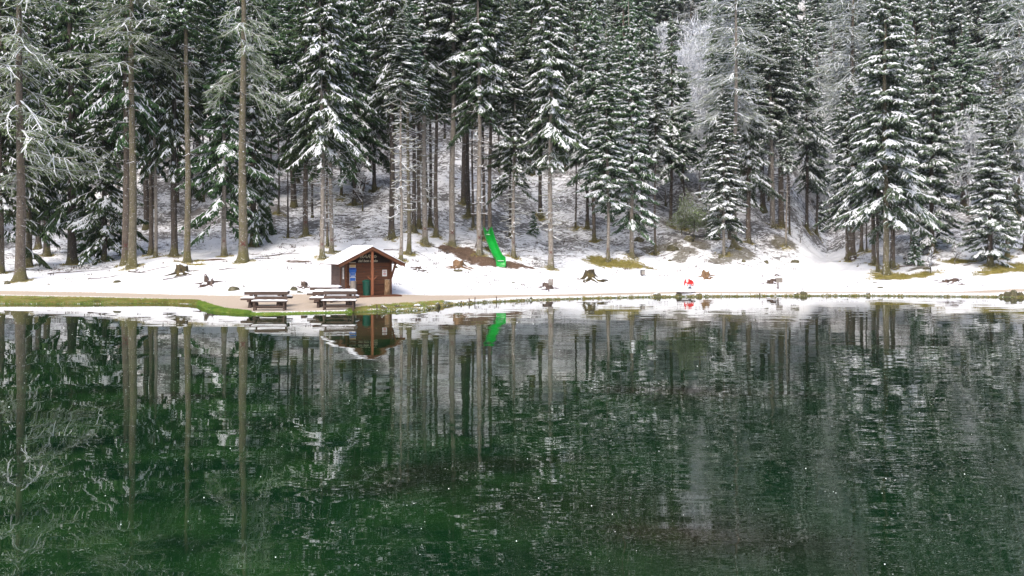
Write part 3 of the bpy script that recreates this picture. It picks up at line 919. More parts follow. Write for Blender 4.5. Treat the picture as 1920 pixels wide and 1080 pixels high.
def cross_mesh(w):
    q = []
    for a in (.75, -.75):
        d = np.array([math.cos(a), 0, math.sin(a)]) * .22; n = np.array([-math.sin(a), 0, math.cos(a)]) * .028
        for y in (0, .012):
            q.append([d + n, d - n, -d - n, -d + n])
    q = np.array(q, np.float32)
    q[0::2, :, 1] -= .008
    me = mesh_np('painted_cross', q.reshape(-1, 3), np.arange(len(q) * 4).reshape(-1, 4))
    me.materials.append(M['paint'])
    return me


CROSS = cross_mesh(.3)
CROSSED = {420: 452, 456: 457, 604: 458, 573: 417, 622: 450, 797: 429, 848: 436, 899: 445, 963: 455, 1033: 473, 752: 465, 1140: 467, 236: 460}
vi = 0
for t, g in zip(FRONT, FRONT_POS):
    px, py, wpx, bark, kd, cby, Ht, R, sn, lab = t
    vi += 1
    x, y, z = g
    sc = F / y
    rad = wpx / sc / 2 * .92
    hb = max(.6, (H + (HY - cby) / sc) - z)
    if kd == 'L': cat, name = 'larch', 'larch_tree'
    else: cat, name = 'spruce', 'spruce_tree'
    root = empty(name, (x, y, z), 0, lab, cat, 'larches at the forest edge' if kd == 'L' else 'spruces at the forest edge')
    tr = link('trunk', trunk_mesh(vi, Ht, rad, M[bark], bendx=random.uniform(-.25, .25)), root)
    key = {'S': 'S%d' % sn, 'D': 'S%d' % max(1, sn), 'B': 'S1', 'N': 'N%d' % max(2, sn), 'L': 'L%d' % max(1, sn)}[kd]
    me = CR[key][vi % len(CR[key])]
    c = link('crown', me, root)
    L0 = 18. if kd == 'L' else 20.
    R0 = 4.0 if kd == 'L' else 3.2
    c.location = (0, 0, hb)
    c.rotation_euler = (0, 0, random.uniform(0, 6.28))
    wd = R / R0 * (.86 if kd in 'SDB' else 1)
    c.scale = (wd, wd, (Ht - hb) / L0)
    if kd in 'DB' and hb > 2:
        dm = (DZ if kd == 'D' else SD)[vi % (len(DZ) if kd == 'D' else 1)]
        dz = link('dead_branches', dm, root)
        z0 = hb * (.25 if kd == 'D' else .45)
        dz.location = (0, 0, z0)
        dz.scale = (1, 1, (hb + 1.2 - z0) / 6.)
        dz.rotation_euler = (0, 0, random.uniform(0, 6.28))
    elif hb > 3 and kd in 'SL':
        dz = link('dead_branches', SD[0], root)
        dz.location = (0, 0, hb * .5)
        dz.scale = (1.2, 1.2, (hb * .5 + .5) / 6.)
        dz.rotation_euler = (0, 0, random.uniform(0, 6.28))
    if px in CROSSED:
        zc = H + (HY - CROSSED[px]) / sc - z
        cr = link('painted_cross', CROSS, root)
        k = min(1.0, rad * 3.4)
        cr.location = (-x / y * rad * 1.1, -rad * 1.04 - .03 - .5 * rad * math.exp(-zc / .35), zc)
        cr.scale = (k, 1, k)

# ------------------------------------------------------------------ the forest behind
FT = [trunk_mesh(200 + i, 24, .20, M[b], bendx=random.uniform(-.4, .4), sides=10) for i, b in enumerate(['bark_brown', 'bark_dark', 'bark_dark', 'bark_grey', 'bark_dark'])]
marks = [(90, 'the stout left edge larch'), (240, 'the twin brown trunks'), (352, 'the snow-capped dark stump'), (456, 'the thick mossy larch'), (560, 'the left picnic table'),
         (660, 'the hut'), (760, 'the slim hut side spruce'), (848, 'the mulch bed trunk'), (925, 'the green slide'), (1033, 'the tall grey beach spruce'),
         (1140, 'the narrow layered spruce'), (1230, 'the box on a post'), (1300, 'the pale green shrub'), (1380, 'the mossy knoll'), (1465, 'the second mossy mound'),
         (1550, 'the snowy hollow'), (1661, 'the large snow-shelved spruce'), (1748, 'the lone tall spruce'), (1857, 'the yellow bank')]
rf = np.random.default_rng(99)
pts = [(g[0], g[1]) for g in FRONT_POS]
fill = []
tries = 0
while len(fill) < 200 and tries < 20000:
    tries += 1
    Y = 63 + 130 * rf.random() ** 1.25
    u = rf.uniform(-.74, .74)
    px = CX + u * F
    if Y < 69 and 640 < px < 1250 and rf.random() < .6: continue
    if 1490 < px < 1590 and Y < 84: continue
    if 1215 < px < 1350 and Y < 122: continue
    if 640 < px < 725 and Y < 76: continue
    if px > 1690 and Y < 70: continue
    x = u * Y
    md = 2.5 + (Y - 60) * .022
    if any((x - a) ** 2 + (Y - b_) ** 2 < md * md for a, b_ in pts): continue
    pts.append((x, Y)); fill.append((x, Y))
for px, Y in ((975, 105), (1003, 116), (1245, 132), (1272, 142), (1300, 138), (1332, 150), (1215, 140), (690, 100), (720, 112), (1840, 96), (1800, 104)):
    fill.append(((px - CX) / F * Y, Y))
poles = set()
for _ in range(400):
    if len(poles) >= 34: break
    px = rf.choice([rf.uniform(650, 1000), rf.uniform(1010, 1560), rf.uniform(260, 620)]); Y = rf.uniform(66, 92); x = (px - CX) / F * Y
    if 1490 < px < 1590 and Y < 82 or 1215 < px < 1345: continue
    if any((x - a) ** 2 + (Y - b_) ** 2 < 2.6 for a, b_ in pts): continue
    pts.append((x, Y)); fill.append((x, Y)); poles.add((x, Y))
rowname = lambda Y: 'first dim rows' if Y < 78 else ('middle of the wood' if Y < 100 else ('upper slope' if Y < 130 else 'far skyline slope'))
groups = {}
for x, Y in fill:
    px = CX + F * x / Y
    mk = min(marks, key=lambda m_: abs(m_[0] - px))
    groups.setdefault((mk[1], rowname(Y)), []).append((px, x, Y))
ORD = ['leftmost', 'second from left', 'third from left', 'fourth from left', 'fifth from left', 'sixth from left', 'seventh from left', 'eighth from left', 'ninth from left', 'tenth from left', 'eleventh from left', 'twelfth from left', 'thirteenth from left', 'fourteenth from left', 'fifteenth from left']
where = {'first dim rows': 'just behind', 'middle of the wood': 'deep behind', 'upper slope': 'upslope above', 'far skyline slope': 'far above'}
for (mk, row), lst in groups.items():
    lst.sort()
    for k, (px, x, Y) in enumerate(lst):
        vi += 1
        z = zat(x, Y)
        rx = min(1, max(0, (px - 900) / 700))
        snow_lvl = int(np.clip(rf.normal(1.0 + 1.7 * rx, .6), 0, 3))
        larch = rf.random() < .06 + .10 * rx and Y > 70
        Ht = rf.uniform(18, 28) if Y > 75 else rf.uniform(15, 25)
        hb = rf.uniform(.2, .42) * Ht if Y < 88 else rf.uniform(.05, .2) * Ht
        pole = (x, Y) in poles
        if pole: snow_lvl = int(rx > .4); Ht = rf.uniform(15, 22); hb = Ht * rf.uniform(.45, .6); larch = False
        adj = 'slim pole-like' if pole else {0: 'dark', 1: 'green', 2: 'snow-dusted', 3: 'snow-laden'}[snow_lvl]
        lab = '%s %s %s %s %s' % (adj, 'larch' if larch else 'spruce', ORD[min(k, 14)], where[row], mk)
        root = empty('larch_tree' if larch else 'spruce_tree', (x, Y, z), rf.uniform(0, 6.28), lab, 'larch' if larch else 'spruce', 'larches deeper in the wood' if larch else 'spruces deeper in the wood')
        tr = link('trunk', FT[(1, 2, 4)[vi % 3] if pole else vi % 5], root)
        kr = rf.uniform(.45, .75) if pole else rf.uniform(.7, 1.5)
        tr.scale = (kr, kr, Ht / 24.)
        key = ('L2' if rx > .3 else 'L1') if larch else ('N3' if snow_lvl == 3 and rf.random() < .5 else 'S%d' % snow_lvl)
        me = CR[key][vi % len(CR[key])]
        c = link('crown', me, root)
        R = rf.uniform(2.4, 3.4) * (1 if Y < 88 else 1.35) if not larch else rf.uniform(3.2, 4.4)
        c.location = (0, 0, hb)
        R0, L0 = (4., 18.) if larch else (3.2, 20.)
        if pole: R = rf.uniform(1.5, 2.1)
        slim = (not larch) and (not pole) and rf.random() < .2
        if slim: R *= .55; hb = .5 * Ht; c.location = (0, 0, hb)
        c.scale = (R / R0, R / R0, (Ht - hb) / L0)
        root.rotation_euler = (rf.normal(0, .018), rf.normal(0, .018), rf.uniform(0, 6.28))
        if (Y < 90 or slim) and hb > 3:
            dz = link('dead_branches', SD[0] if rf.random() < .6 else DZ[1], root)
            dz.location = (0, 0, hb * .35)
            dz.scale = (1.1, 1.1, (hb * .65 + .4) / 6.)

# the far-off wood high on the mountainside, one mass
rw = np.random.default_rng(404)
q = Q()
nt_ = 2600
Yw = rw.uniform(150, 316, nt_); Xw = rw.uniform(-1.0, 1.0, nt_) * Yw
keep = (Yw > 185) | (rw.random(nt_) < .8)
Yw, Xw = Yw[keep], Xw[keep]
Bw = np.stack([Xw, Yw, height(Xw, Yw)], 1)
Hw = rw.uniform(15, 25, len(Yw)); Rw = rw.uniform(2.0, 3.0, len(Yw))
for t_ in range(11):
    f = .08 + .085 * t_
    nb_ = 7
    for k in range(nb_):
        az = rw.uniform(0, 6.28, len(Yw))
        r = Rw * (1 - f) ** .8 * rw.uniform(.6, 1.2, len(Yw)) + .2
        d = np.stack([np.cos(az), np.sin(az), np.zeros(len(Yw))], 1)
        A = Bw + Z3 * (Hw * (f + rw.normal(0, .018, len(Yw))))[:, None]
        E = A + d * r[:, None] - Z3 * (r * rw.uniform(.25, .6, len(Yw)))[:, None]
        q.roof(A, E, .25, r * .28, r * .2, 0, 0)
        m_ = rw.random(len(Yw)) < .5
        Mi = (A * .55 + E * .45)[m_]
        q.roof(Mi, E[m_], r[m_] * .14, r[m_] * .12, r[m_] * .05, .10, 1)
tag(link('far_wood', q.mesh('far_wood', CM)), 'snow-dusted conifer wood covering the mountainside far behind', 'wood', kind='stuff')

# frosted broadleaf trees on the slope, and the pale green shrub
FM = [M['frost'], M['snow'], M['frost']]
BR = [broadleaf_crown(301, 8.5, 5, spread=.75).mesh('crown', FM), broadleaf_crown(302, 7.5, 5, spread=.8).mesh('crown', FM)]
bt = trunk_mesh(330, 4.5, .10, M['bark_grey'], sides=8, flare=.3)
frosty = [(1248, 80, 12, 'frosted bare tree, leftmost of the white ones on the slope right of the layered spruces'), (1278, 84, 14, 'white frosted tree with a round crown at the middle of the pale gap'),
          (1312, 82, 13, 'white frosted tree touching the boughs of the knoll larch'), (1232, 92, 14, 'frosted bare tree high up behind the thin tall spruce'),
          (1262, 98, 15, 'frosted bare tree near the top of the pale gap in the wood'), (1300, 100, 16, 'frosted tree topmost and rightmost in the pale gap'),
          (1420, 88, 11, 'frosted bare tree between the knoll and the second mound'), (1555, 92, 12, 'frosted bare tree at the upper end of the snowy hollow'),
          (1815, 78, 12, 'frosted bare tree between the lone spruce and the short bushy one'), (1246, 114, 16, 'faint frosted tree farthest up the slope left of the pale gap'), (1330, 112, 16, 'faint frosted tree farthest up the slope right of the pale gap'),
          (1900, 76, 15, 'frosted bare tree behind the dark spruce nearest the right edge')]
for i, (px, Y, ht, lab) in enumerate(frosty):
    x = (px - CX) / F * Y
    root = empty('frosted_tree', (x, Y, zat(x, Y)), i * 1.3, lab, 'bare tree', 'frosted broadleaf trees on the slope')
    link('trunk', bt, root)
    c = link('crown', BR[i % 2], root)
    k = ht / 7.5
    c.scale = (k * .85, k * .85, k * .9)
GM = [M['leaf_new'], M['snow'], M['pale_twig']]
gs = broadleaf_crown(311, 3.6, 4, leaf=3, snow=.45, spread=1.0).mesh('crown', GM)
for i, (px, py, k, lab) in enumerate([(1302, 448, 1.15, 'pale green leafing shrub left of the mossy knoll'), (1278, 440, .85, 'smaller pale green shrub at the head of the dark gully'), (1326, 446, .9, 'thin green leafing shrub against the foot of the mossy knoll')]):
    g = ground_at(px, py)
    root = empty('leafing_shrub', g, i * 2.1, lab, 'shrub', 'green shrubs beside the gully')
    c = link('crown', gs, root); c.scale = (k, k, k)
    s = link('stem', trunk_mesh(340 + i, 2.2, .05, M['bark_brown'], sides=6, flare=.2), root)
bs_ = broadleaf_crown(321, 1.3, 3, snow=.9, spread=.7).mesh('crown', [M['twig'], M['snow'], M['twig']])
for i, (px, py, k, lab) in enumerate([(1745, 513, 1.0, 'small bare sapling dusted with snow in front of the lone tall spruce'), (1790, 496, .9, 'bent bare bush with arching twigs beside the mossy hump at right'), (1700, 500, .6, 'low bare bush in the shade right of the large snow-shelved spruce'),
                                     (680, 395, 2.2, 'forked dark bare tree on the slope behind the hut'), (1500, 455, .8, 'low bare bush at the left rim of the snowy hollow'), (1415, 470, .6, 'twiggy tuft right under the mossy knoll')]):
    g = ground_at(px, py)
    root = empty('bare_bush', g, i * 1.7, lab, 'bush', 'bare bushes on the slope')
    c = link('crown', bs_, root); c.scale = (k, k, k)
    s = link('stem', trunk_mesh(350 + i, .8 * k, .03 * k + .01, M['bark_dark'], sides=6, flare=.2), root)
# young spruces
YM = spruce_crown(91, L=3.2, R=.95, step=.24, snow=.55, nb=6, droop=.3, padp=.6).mesh('crown', CM)
for i, (px, py, k, lab) in enumerate([(1715, 497, .7, 'small green young spruce beneath the large snow-shelved spruce'), (495, 440, .9, 'young spruce right of the thick mossy larch'), (1335, 450, .8, 'young spruce at the left foot of the mossy knoll'),
                                     (1000, 440, .6, 'little spruce on the slope right of the slide'), (160, 470, 1.0, 'young spruce in the shade left of the twin trunks'), (1540, 430, 1.0, 'young spruce at the end of the snowy hollow')]):
    g = ground_at(px, py)
    root = empty('young_spruce', g, i * 1.1, lab, 'young spruce', 'young spruces among the trunks')
    c = link('crown', YM, root); c.scale = (k, k, k); c.location = (0, 0, .1)
    link('trunk', trunk_mesh(360 + i, 3.0 * k, .04, M['bark_dark'], sides=6, flare=.2), root)

# ------------------------------------------------------------------ small mesh helpers for objects
class MB:
    def __init__(s): s.v, s.f, s.m, s.mats = [], [], [], []

    def mi(s, mat):
        if mat not in s.mats: s.mats.append(mat)
        return s.mats.index(mat)

    def poly(s, pts, faces, mat):
        k = len(s.v); s.v += [tuple(p) for p in pts]
        i = s.mi(mat)
        for f in faces: s.f.append([k + a for a in f]); s.m.append(i)

    def box(s, c, d, mat, rz=0., ry=0., rx=0., jit=0.):
        from mathutils import Matrix, Vector
        R = Matrix.Rotation(rz, 3, 'Z') @ Matrix.Rotation(ry, 3, 'Y') @ Matrix.Rotation(rx, 3, 'X')
        pts = []
        for sx in (-1, 1):
            for sy in (-1, 1):
                for sz in (-1, 1):
                    p = R @ Vector((sx * d[0] / 2, sy * d[1] / 2, sz * d[2] / 2))
                    pts.append((p.x + c[0] + random.uniform(-jit, jit), p.y + c[1] + random.uniform(-jit, jit), p.z + c[2] + random.uniform(-jit, jit)))
        s.poly(pts, [(0, 1, 3, 2), (4, 6, 7, 5), (0, 4, 5, 1), (2, 3, 7, 6), (0, 2, 6, 4), (1, 5, 7, 3)], mat)

    def beam(s, a, b, w, h, mat):
        """box from a to b"""
        from mathutils import Vector
        a, b = Vector(a), Vector(b)
        t = (b - a).normalized()
        up = Vector((0, 0, 1)) if abs(t.z) < .95 else Vector((0, 1, 0))
        sd = t.cross(up).normalized() * w / 2
        u2 = sd.cross(t).normalized() * h / 2
        pts = [a - sd - u2, a + sd - u2, a + sd + u2, a - sd + u2, b - sd - u2, b + sd - u2, b + sd + u2, b - sd + u2]
        s.poly(pts, [(0, 1, 2, 3), (7, 6, 5, 4), (0, 4, 5, 1), (1, 5, 6, 2), (2, 6, 7, 3), (3, 7, 4, 0)], mat)

    def cyl(s, c, r0, r1, h, mat, n=20, top=True, wob_=0.):
        a = np.linspace(0, 2 * math.pi, n, endpoint=False)
        k = len(s.v); i = s.mi(mat)
        w = 1 + wob_ * np.sin(a * 3 + 1) + wob_ * .6 * np.sin(a * 5)
        for z, r in ((0, r0), (h, r1)):
            for q_, ww in zip(a, w): s.v.append((c[0] + r * ww * math.cos(q_), c[1] + r * ww * math.sin(q_), c[2] + z))
        for j in range(n):
            s.f.append([k + j, k + (j + 1) % n, k + n + (j + 1) % n, k + n + j]); s.m.append(i)
        if top: s.f.append([k + n + j for j in range(n)]); s.m.append(i)

    def prism(s, outline, y0, y1, mat):
        """outline in x,z extruded along y"""
        n = len(outline)
        pts = [(p[0], y0, p[1]) for p in outline] + [(p[0], y1, p[1]) for p in outline]
        s.poly(pts, [tuple(range(n)), tuple(reversed(range(n, 2 * n)))] + [(i, i + n, (i + 1) % n + n, (i + 1) % n) for i in range(n)], mat)

    def build(s, name, parent=None, bevel=0., smooth=False):
        me = bpy.data.meshes.new(name)
        me.from_pydata(s.v, [], s.f)
        for i, p in enumerate(me.polygons): p.material_index = s.m[i]; p.use_smooth = smooth
        for x in s.mats: me.materials.append(x)
        me.update()
        import bmesh
        bm = bmesh.new(); bm.from_mesh(me)
        bmesh.ops.recalc_face_normals(bm, faces=bm.faces)
        bm.to_mesh(me); bm.free()
        o = link(name, me, parent)
        if bevel:
            bv = o.modifiers.new('bevel', 'BEVEL'); bv.width = bevel; bv.segments = 2; bv.limit_method = 'ANGLE'
        return o


def wood_mat(name, c1, c2, axis='x', scale=3.0, planks=None):
    m, nt, b = new_mat(name, .75)
    tc = N(nt, 'ShaderNodeTexCoord').outputs['Object']
    st = {'x': (.5, 6, 6), 'z': (6, 6, .5), 'y': (6, .5, 6)}[axis]
    f = noise(nt, mapping(nt, tc, st), scale, 4, .65, .3)
    col = ramp(nt, f, [(0.3, c1), (0.7, c2)])
    if planks:
        sep = N(nt, 'ShaderNodeSeparateXYZ'); nt.links.new(tc, sep.inputs[0])
        fr = mth(nt, 'FRACT', mth(nt, 'DIVIDE', sep.outputs[2 if axis != 'z' else 0], planks))
        gap = ramp(nt, fr, [(0.0, (1, 1, 1)), (0.10, (0, 0, 0)), (0.94, (0, 0, 0)), (1.0, (1, 1, 1))])
        col = mixc(nt, mth(nt, 'MULTIPLY', gap, .8), col, tuple(x * .2 for x in c1))
        fl = mth(nt, 'FLOOR', mth(nt, 'DIVIDE', sep.outputs[2 if axis != 'z' else 0], planks))
        wn_ = N(nt, 'ShaderNodeTexWhiteNoise', noise_dimensions='1D'); nt.links.new(fl, wn_.inputs['W'])
        col = mixc(nt, mth(nt, 'MULTIPLY', wn_.outputs['Value'], .4), col, tuple(x * .5 for x in c1))
        bump(nt, b, mth(nt, 'SUBTRACT', f, mth(nt, 'MULTIPLY', gap, 2.0)), .5, .015)
    else:
        bump(nt, b, f, .3, .01)
    nt.links.new(col, b.inputs['Base Color'])
    return m


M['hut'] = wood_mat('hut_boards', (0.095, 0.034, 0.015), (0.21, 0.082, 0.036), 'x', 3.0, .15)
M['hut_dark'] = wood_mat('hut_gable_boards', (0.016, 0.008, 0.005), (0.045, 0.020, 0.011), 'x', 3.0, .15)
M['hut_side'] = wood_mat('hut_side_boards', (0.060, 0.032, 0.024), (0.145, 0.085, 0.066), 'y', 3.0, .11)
M['post'] = wood_mat('orange_post_wood', (0.18, 0.058, 0.024), (0.32, 0.12, 0.055), 'z')
M['trim'] = wood_mat('brown_trim_wood', (0.07, 0.022, 0.008), (0.17, 0.065, 0.026), 'x')
M['bench'] = wood_mat('dark_bench_wood', (0.040, 0.024, 0.018), (0.12, 0.075, 0.055), 'x', 4.0)
M['grey_wood'] = wood_mat('weathered_wood', (0.15, 0.13, 0.11), (0.34, 0.30, 0.26), 'z', 4.0)
M['stump'] = noisy_mat('stump_bark', (0.045, 0.03, 0.022), (0.22, 0.15, 0.11), 5, .9, (1, 1, .4), .8, 'World', (0.33, 0.27, 0.22))
M['stump_moss'] = noisy_mat('mossy_stump_bark', (0.03, 0.025, 0.018), (0.12, 0.10, 0.04), 4, .9, (1, 1, .5), .8, 'World', (0.30, 0.22, 0.05))
M['stump_tan'] = noisy_mat('tan_stump_wood', (0.12, 0.07, 0.035), (0.38, 0.24, 0.12), 5, .9, (1, 1, .4), .8, 'World', (0.42, 0.36, 0.3))
def snowy_wood(name, a, b_, c, th=.72):
    m, nt, b = new_mat(name, .9)
    geo = N(nt, 'ShaderNodeNewGeometry'); sp = N(nt, 'ShaderNodeSeparateXYZ'); nt.links.new(geo.outputs['Normal'], sp.inputs[0])
    v = mapping(nt, geo.outputs['Position'], (1, 1, .4))
    f = noise(nt, v, 6, 5, .7); nz = noise(nt, geo.outputs['Position'], 3.2, 3, .6)
    rc = ramp(nt, f, [(.32, a), (.52, b_), (.7, c)])
    sf = ramp(nt, mth(nt, 'ADD', sp.outputs[2], mth(nt, 'MULTIPLY', mth(nt, 'SUBTRACT', nz, .5), 1.1)), [(th, (0, 0, 0)), (th + .07, (1, 1, 1))])
    nt.links.new(mixc(nt, sf, rc, (.86, .87, .89)), b.inputs['Base Color']); bump(nt, b, f, .9, .06)
    return m


M['stump'] = snowy_wood('stump_bark', (.02, .014, .010), (.085, .055, .042), (.20, .155, .13))
M['stump_moss'] = snowy_wood('mossy_stump_bark', (.018, .014, .010), (.075, .058, .025), (.17, .13, .035))
M['stump_tan'] = snowy_wood('tan_stump_wood', (.05, .028, .015), (.20, .115, .055), (.34, .24, .15), .9)
M['cut'] = noisy_mat('cut_wood', (0.30, 0.24, 0.18), (0.5, 0.42, 0.34), 8, .9, coord='World')
M['rock'] = noisy_mat('mossy_rock', (0.03, 0.03, 0.02), (0.10, 0.09, 0.05), 3, .9, coord='World', bmp=.8, c3=(0.24, 0.23, 0.15))
M['snowcap'] = noisy_mat('settled_snow', (0.84, 0.85, 0.87), (0.90, 0.90, 0.91), 3, .85, bmp=.1)
M['bin'] = noisy_mat('green_bin_plastic', (0.004, 0.06, 0.04), (0.008, 0.10, 0.065), 2, .45, bmp=.0)
m, nt, b = new_mat('white_paint', .6, (.75, .75, .73)); M['white'] = m
m, nt, b = new_mat('notice_paper', .7, (.72, .70, .70)); M['paper'] = m
m, nt, b = new_mat('blue_print', .4, (.02, .13, .50)); M['blue'] = m
m, nt, b = new_mat('navy_print', .4, (.01, .04, .30)); M['navy'] = m
m, nt, b = new_mat('tan_print', .5, (.62, .44, .22)); M['tan'] = m
m, nt, b = new_mat('red_print', .5, (.45, .05, .05)); M['redp'] = m
m, nt, b = new_mat('grey_print', .6, (.35, .35, .36)); M['greyp'] = m
m, nt, b = new_mat('dark_metal', .5, (.03, .035, .04)); M['dmetal'] = m
m, nt, b = new_mat('spring_steel', .45, (.42, .44, .5)); M['steel'] = m
m = noisy_mat('red_painted_board', (.50, .012, .012), (.66, .025, .02), 4, .4, bmp=0); M['red'] = m
m = noisy_mat('green_slide_plastic', (.006, .27, .03), (.012, .36, .05), 2, .3, bmp=0); M['slide'] = m
m, nt, b = new_mat('cream_lettering', .7, (.62, .56, .42)); M['letter'] = m

# ------------------------------------------------------------------ the hut
HTH = math.radians(28)
hx, hy, hz = ground_at(690, 553)
hy = 44.6; hx = (691 - CX) / F * hy; hz = zat(hx, hy) - .02
hut = empty('wooden_hut', (hx, hy, hz), HTH, 'small brown wooden snack hut with a snow-covered gabled roof', 'hut')
hw, hd, hwl = 1.32, 2.75, 1.98        # half width, depth, wall height
apex = 2.76
k = (apex - hwl) / (hw + .0)
mb = MB(); mb.box((0, .04, hwl / 2 + .04), (hw * 2, .08, hwl - .08), M['hut']); mb.build('front_wall', hut)
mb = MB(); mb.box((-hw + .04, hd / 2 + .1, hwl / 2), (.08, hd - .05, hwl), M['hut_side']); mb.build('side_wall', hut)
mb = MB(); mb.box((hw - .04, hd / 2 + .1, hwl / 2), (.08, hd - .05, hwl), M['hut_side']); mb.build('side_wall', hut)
mb = MB(); mb.box((0, hd + .1, hwl / 2 + .04), (hw * 2, .08, hwl - .08), M['hut_side']); mb.build('back_wall', hut)
rp = (apex - 1.81) / 1.90             # roof pitch
g_out = [(-hw, hwl - .003), (hw, hwl - .003), (hw, apex - .10 - rp * hw), (0, apex - .10), (-hw, apex - .10 - rp * hw)]
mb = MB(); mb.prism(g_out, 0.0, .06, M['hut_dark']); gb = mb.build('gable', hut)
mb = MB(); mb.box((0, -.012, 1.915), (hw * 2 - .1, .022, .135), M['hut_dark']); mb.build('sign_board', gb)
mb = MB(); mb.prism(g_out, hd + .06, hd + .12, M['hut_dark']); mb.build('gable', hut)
for sg in (-1, 1):
    y0, y1 = -.72, hd + .38
    th = .06
    a = [(0, apex - th), (sg * 1.90, 1.81 - th), (sg * 1.90, 1.81), (0, apex)]
    mb = MB(); mb.prism(a, y0, y1, M['trim']); ro = mb.build('roof', hut)
    # bargeboard and rafters
    for yy in (y0 - .02, -.30, .0 - .14):
        mb = MB(); e = .13 if yy < -.6 else .09
        mb.prism([(0, apex - th - .003), (sg * 1.88, 1.81 - th - .003), (sg * 1.88, 1.81 - th - e), (0, apex - th - e - .01)], yy, yy + .06, M['trim']); mb.build('rafter', ro)
    # snow blanket, slightly uneven
    q = Q(); nx_, ny_ = 26, 40
    S_, T_ = np.meshgrid(np.linspace(0, 1.02, nx_), np.linspace(0, 1, ny_))
    X_ = sg * 1.90 * S_; Y_ = y0 - .03 + (y1 - y0 + .06) * T_
    edge_ = np.minimum(1, np.minimum(np.minimum(T_, 1 - T_) * 30, (1.02 - S_) * 22)) ** .5
    pl = .012 * np.abs(np.sin(S_ * 19))
    Z_ = apex + .004 - (apex - 1.81) * S_ + (.065 + .012 * np.sin(Y_ * 5 + S_ * 8) - pl) * edge_
    ii = np.arange(nx_ * ny_).reshape(ny_, nx_)
    qd = np.stack([ii[:-1, :-1], ii[:-1, 1:], ii[1:, 1:], ii[1:, :-1]], -1).reshape(-1, 4)
    me = mesh_np('roof_snow', np.stack([X_, Y_, Z_], -1).reshape(-1, 3), qd); me.materials.append(M['snowcap'])
    me.polygons.foreach_set('use_smooth', np.ones(len(qd), bool))
    so = link('roof_snow', me, ro)
# corner boards, beam, posts, braces, floor
for sx in (-1, 1):
    mb = MB(); mb.box((sx * (hw - .03), -.035, hwl / 2), (.11, .06, hwl), M['trim']); mb.build('corner_board', hut)
mb = MB(); mb.box((-hw - .015, .9, hwl / 2), (.03, .10, hwl - .02), M['trim']); mb.build('corner_board', hut)
mb = MB(); mb.box((0, -.045, 1.80), (hw * 2 - .12, .08, .09), M['trim']); mb.build('cross_beam', hut)
mb = MB(); mb.box((.02, -.60, .06 + 1.25), (.13, .13, 2.46), M['post']); pp = mb.build('centre_post', hut, bevel=.01)
mb = MB()
for sx in (-1, 1): mb.beam((.02 + sx * .04, -.60, .92), (.02 + sx * .26, -.60, 1.10), .05, .05, M['post'])
mb.box((.02, -.60, 1.13), (.62, .12, .05), M['trim'])
mb.build('shelf_bracket', hut)
for sx in (-1, 1):
    mb = MB(); mb.beam((sx * (hw - .02), -.08, 1.0), (sx * (hw + .12), -.52, hwl - .02), .08, .09, M['trim']); mb.build('brace', hut)
mb = MB(); mb.box((.12, -.34, .02), (3.1, .9, .09), M['trim']); mb.build('floor_board', hut)
mb = MB()
for (kx, kz) in ((-.75, 1.35), (-.25, 1.35), (.45, 1.35), (-.75, 1.0), (.45, 1.0), (-.5, .5), (.7, 1.62), (-.35, 1.7)):
    mb.cyl((kx, -.003, kz), .03, .03, .004, M['dmetal'], 8)
    v0 = len(mb.v) - 16
    for i in range(v0, len(mb.v)):
        x_, y_, z_ = mb.v[i]; mb.v[i] = (x_, -.004 - (z_ - kz), kz + (y_ + .003))
mb.build('wood_knots', hut)
mb = MB()
for zz in (.66,): mb.box((0.05, -.012, zz), (hw * 2 - .3, .03, .035), M['hut_dark'])
mb.build('wall_batten', hut)


def text(body, size, loc, shear=.3, ext=.006, name='lettering', mat=None, parent=None, align='CENTER', sx=1.):
    cu = bpy.data.curves.new(name, 'FONT')
    cu.body = body; cu.size = size; cu.extrude = ext; cu.shear = shear; cu.align_x = align; cu.offset = .004 if size > .1 else 0
    tmp = bpy.data.objects.new('tmp', cu); C.objects.link(tmp)
    dg = bpy.context.evaluated_depsgraph_get()
    me = bpy.data.meshes.new_from_object(tmp.evaluated_get(dg))
    bpy.data.objects.remove(tmp); bpy.data.curves.remove(cu)
    me.materials.clear(); me.materials.append(mat or M['letter'])
    o = link(name, me, parent)
    o.location = loc; o.rotation_euler = (math.radians(90), 0, 0); o.scale = (sx, 1, 1)
    return o


text('BAR', .27, (-.22, -.03, 2.12), .35, parent=hut, sx=1.25)
text('del bon auelo', .20, (-.05, -.03, 1.90), .25, parent=hut, sx=1.02)
mb = MB()
for cx_ in (-.74, .38):
    for a in range(5):
        an = a * 2 * math.pi / 5
        c_ = (cx_ + .055 * math.cos(an), 2.20 + .055 * math.sin(an))
        ol = [(c_[0] + .036 * math.cos(q_), c_[1] + .026 * math.sin(q_)) for q_ in np.linspace(0, 2 * math.pi, 8, endpoint=False)]
        mb.prism(ol, -.032 - a * .0012, -.024, M['letter'])
mb.build('painted_flower', hut)


def local(o, p):
    from mathutils import Matrix
    c, s = math.cos(HTH), math.sin(HTH)
    return (hx + p[0] * c - p[1] * s, hy + p[0] * s + p[1] * c, hz + p[2])


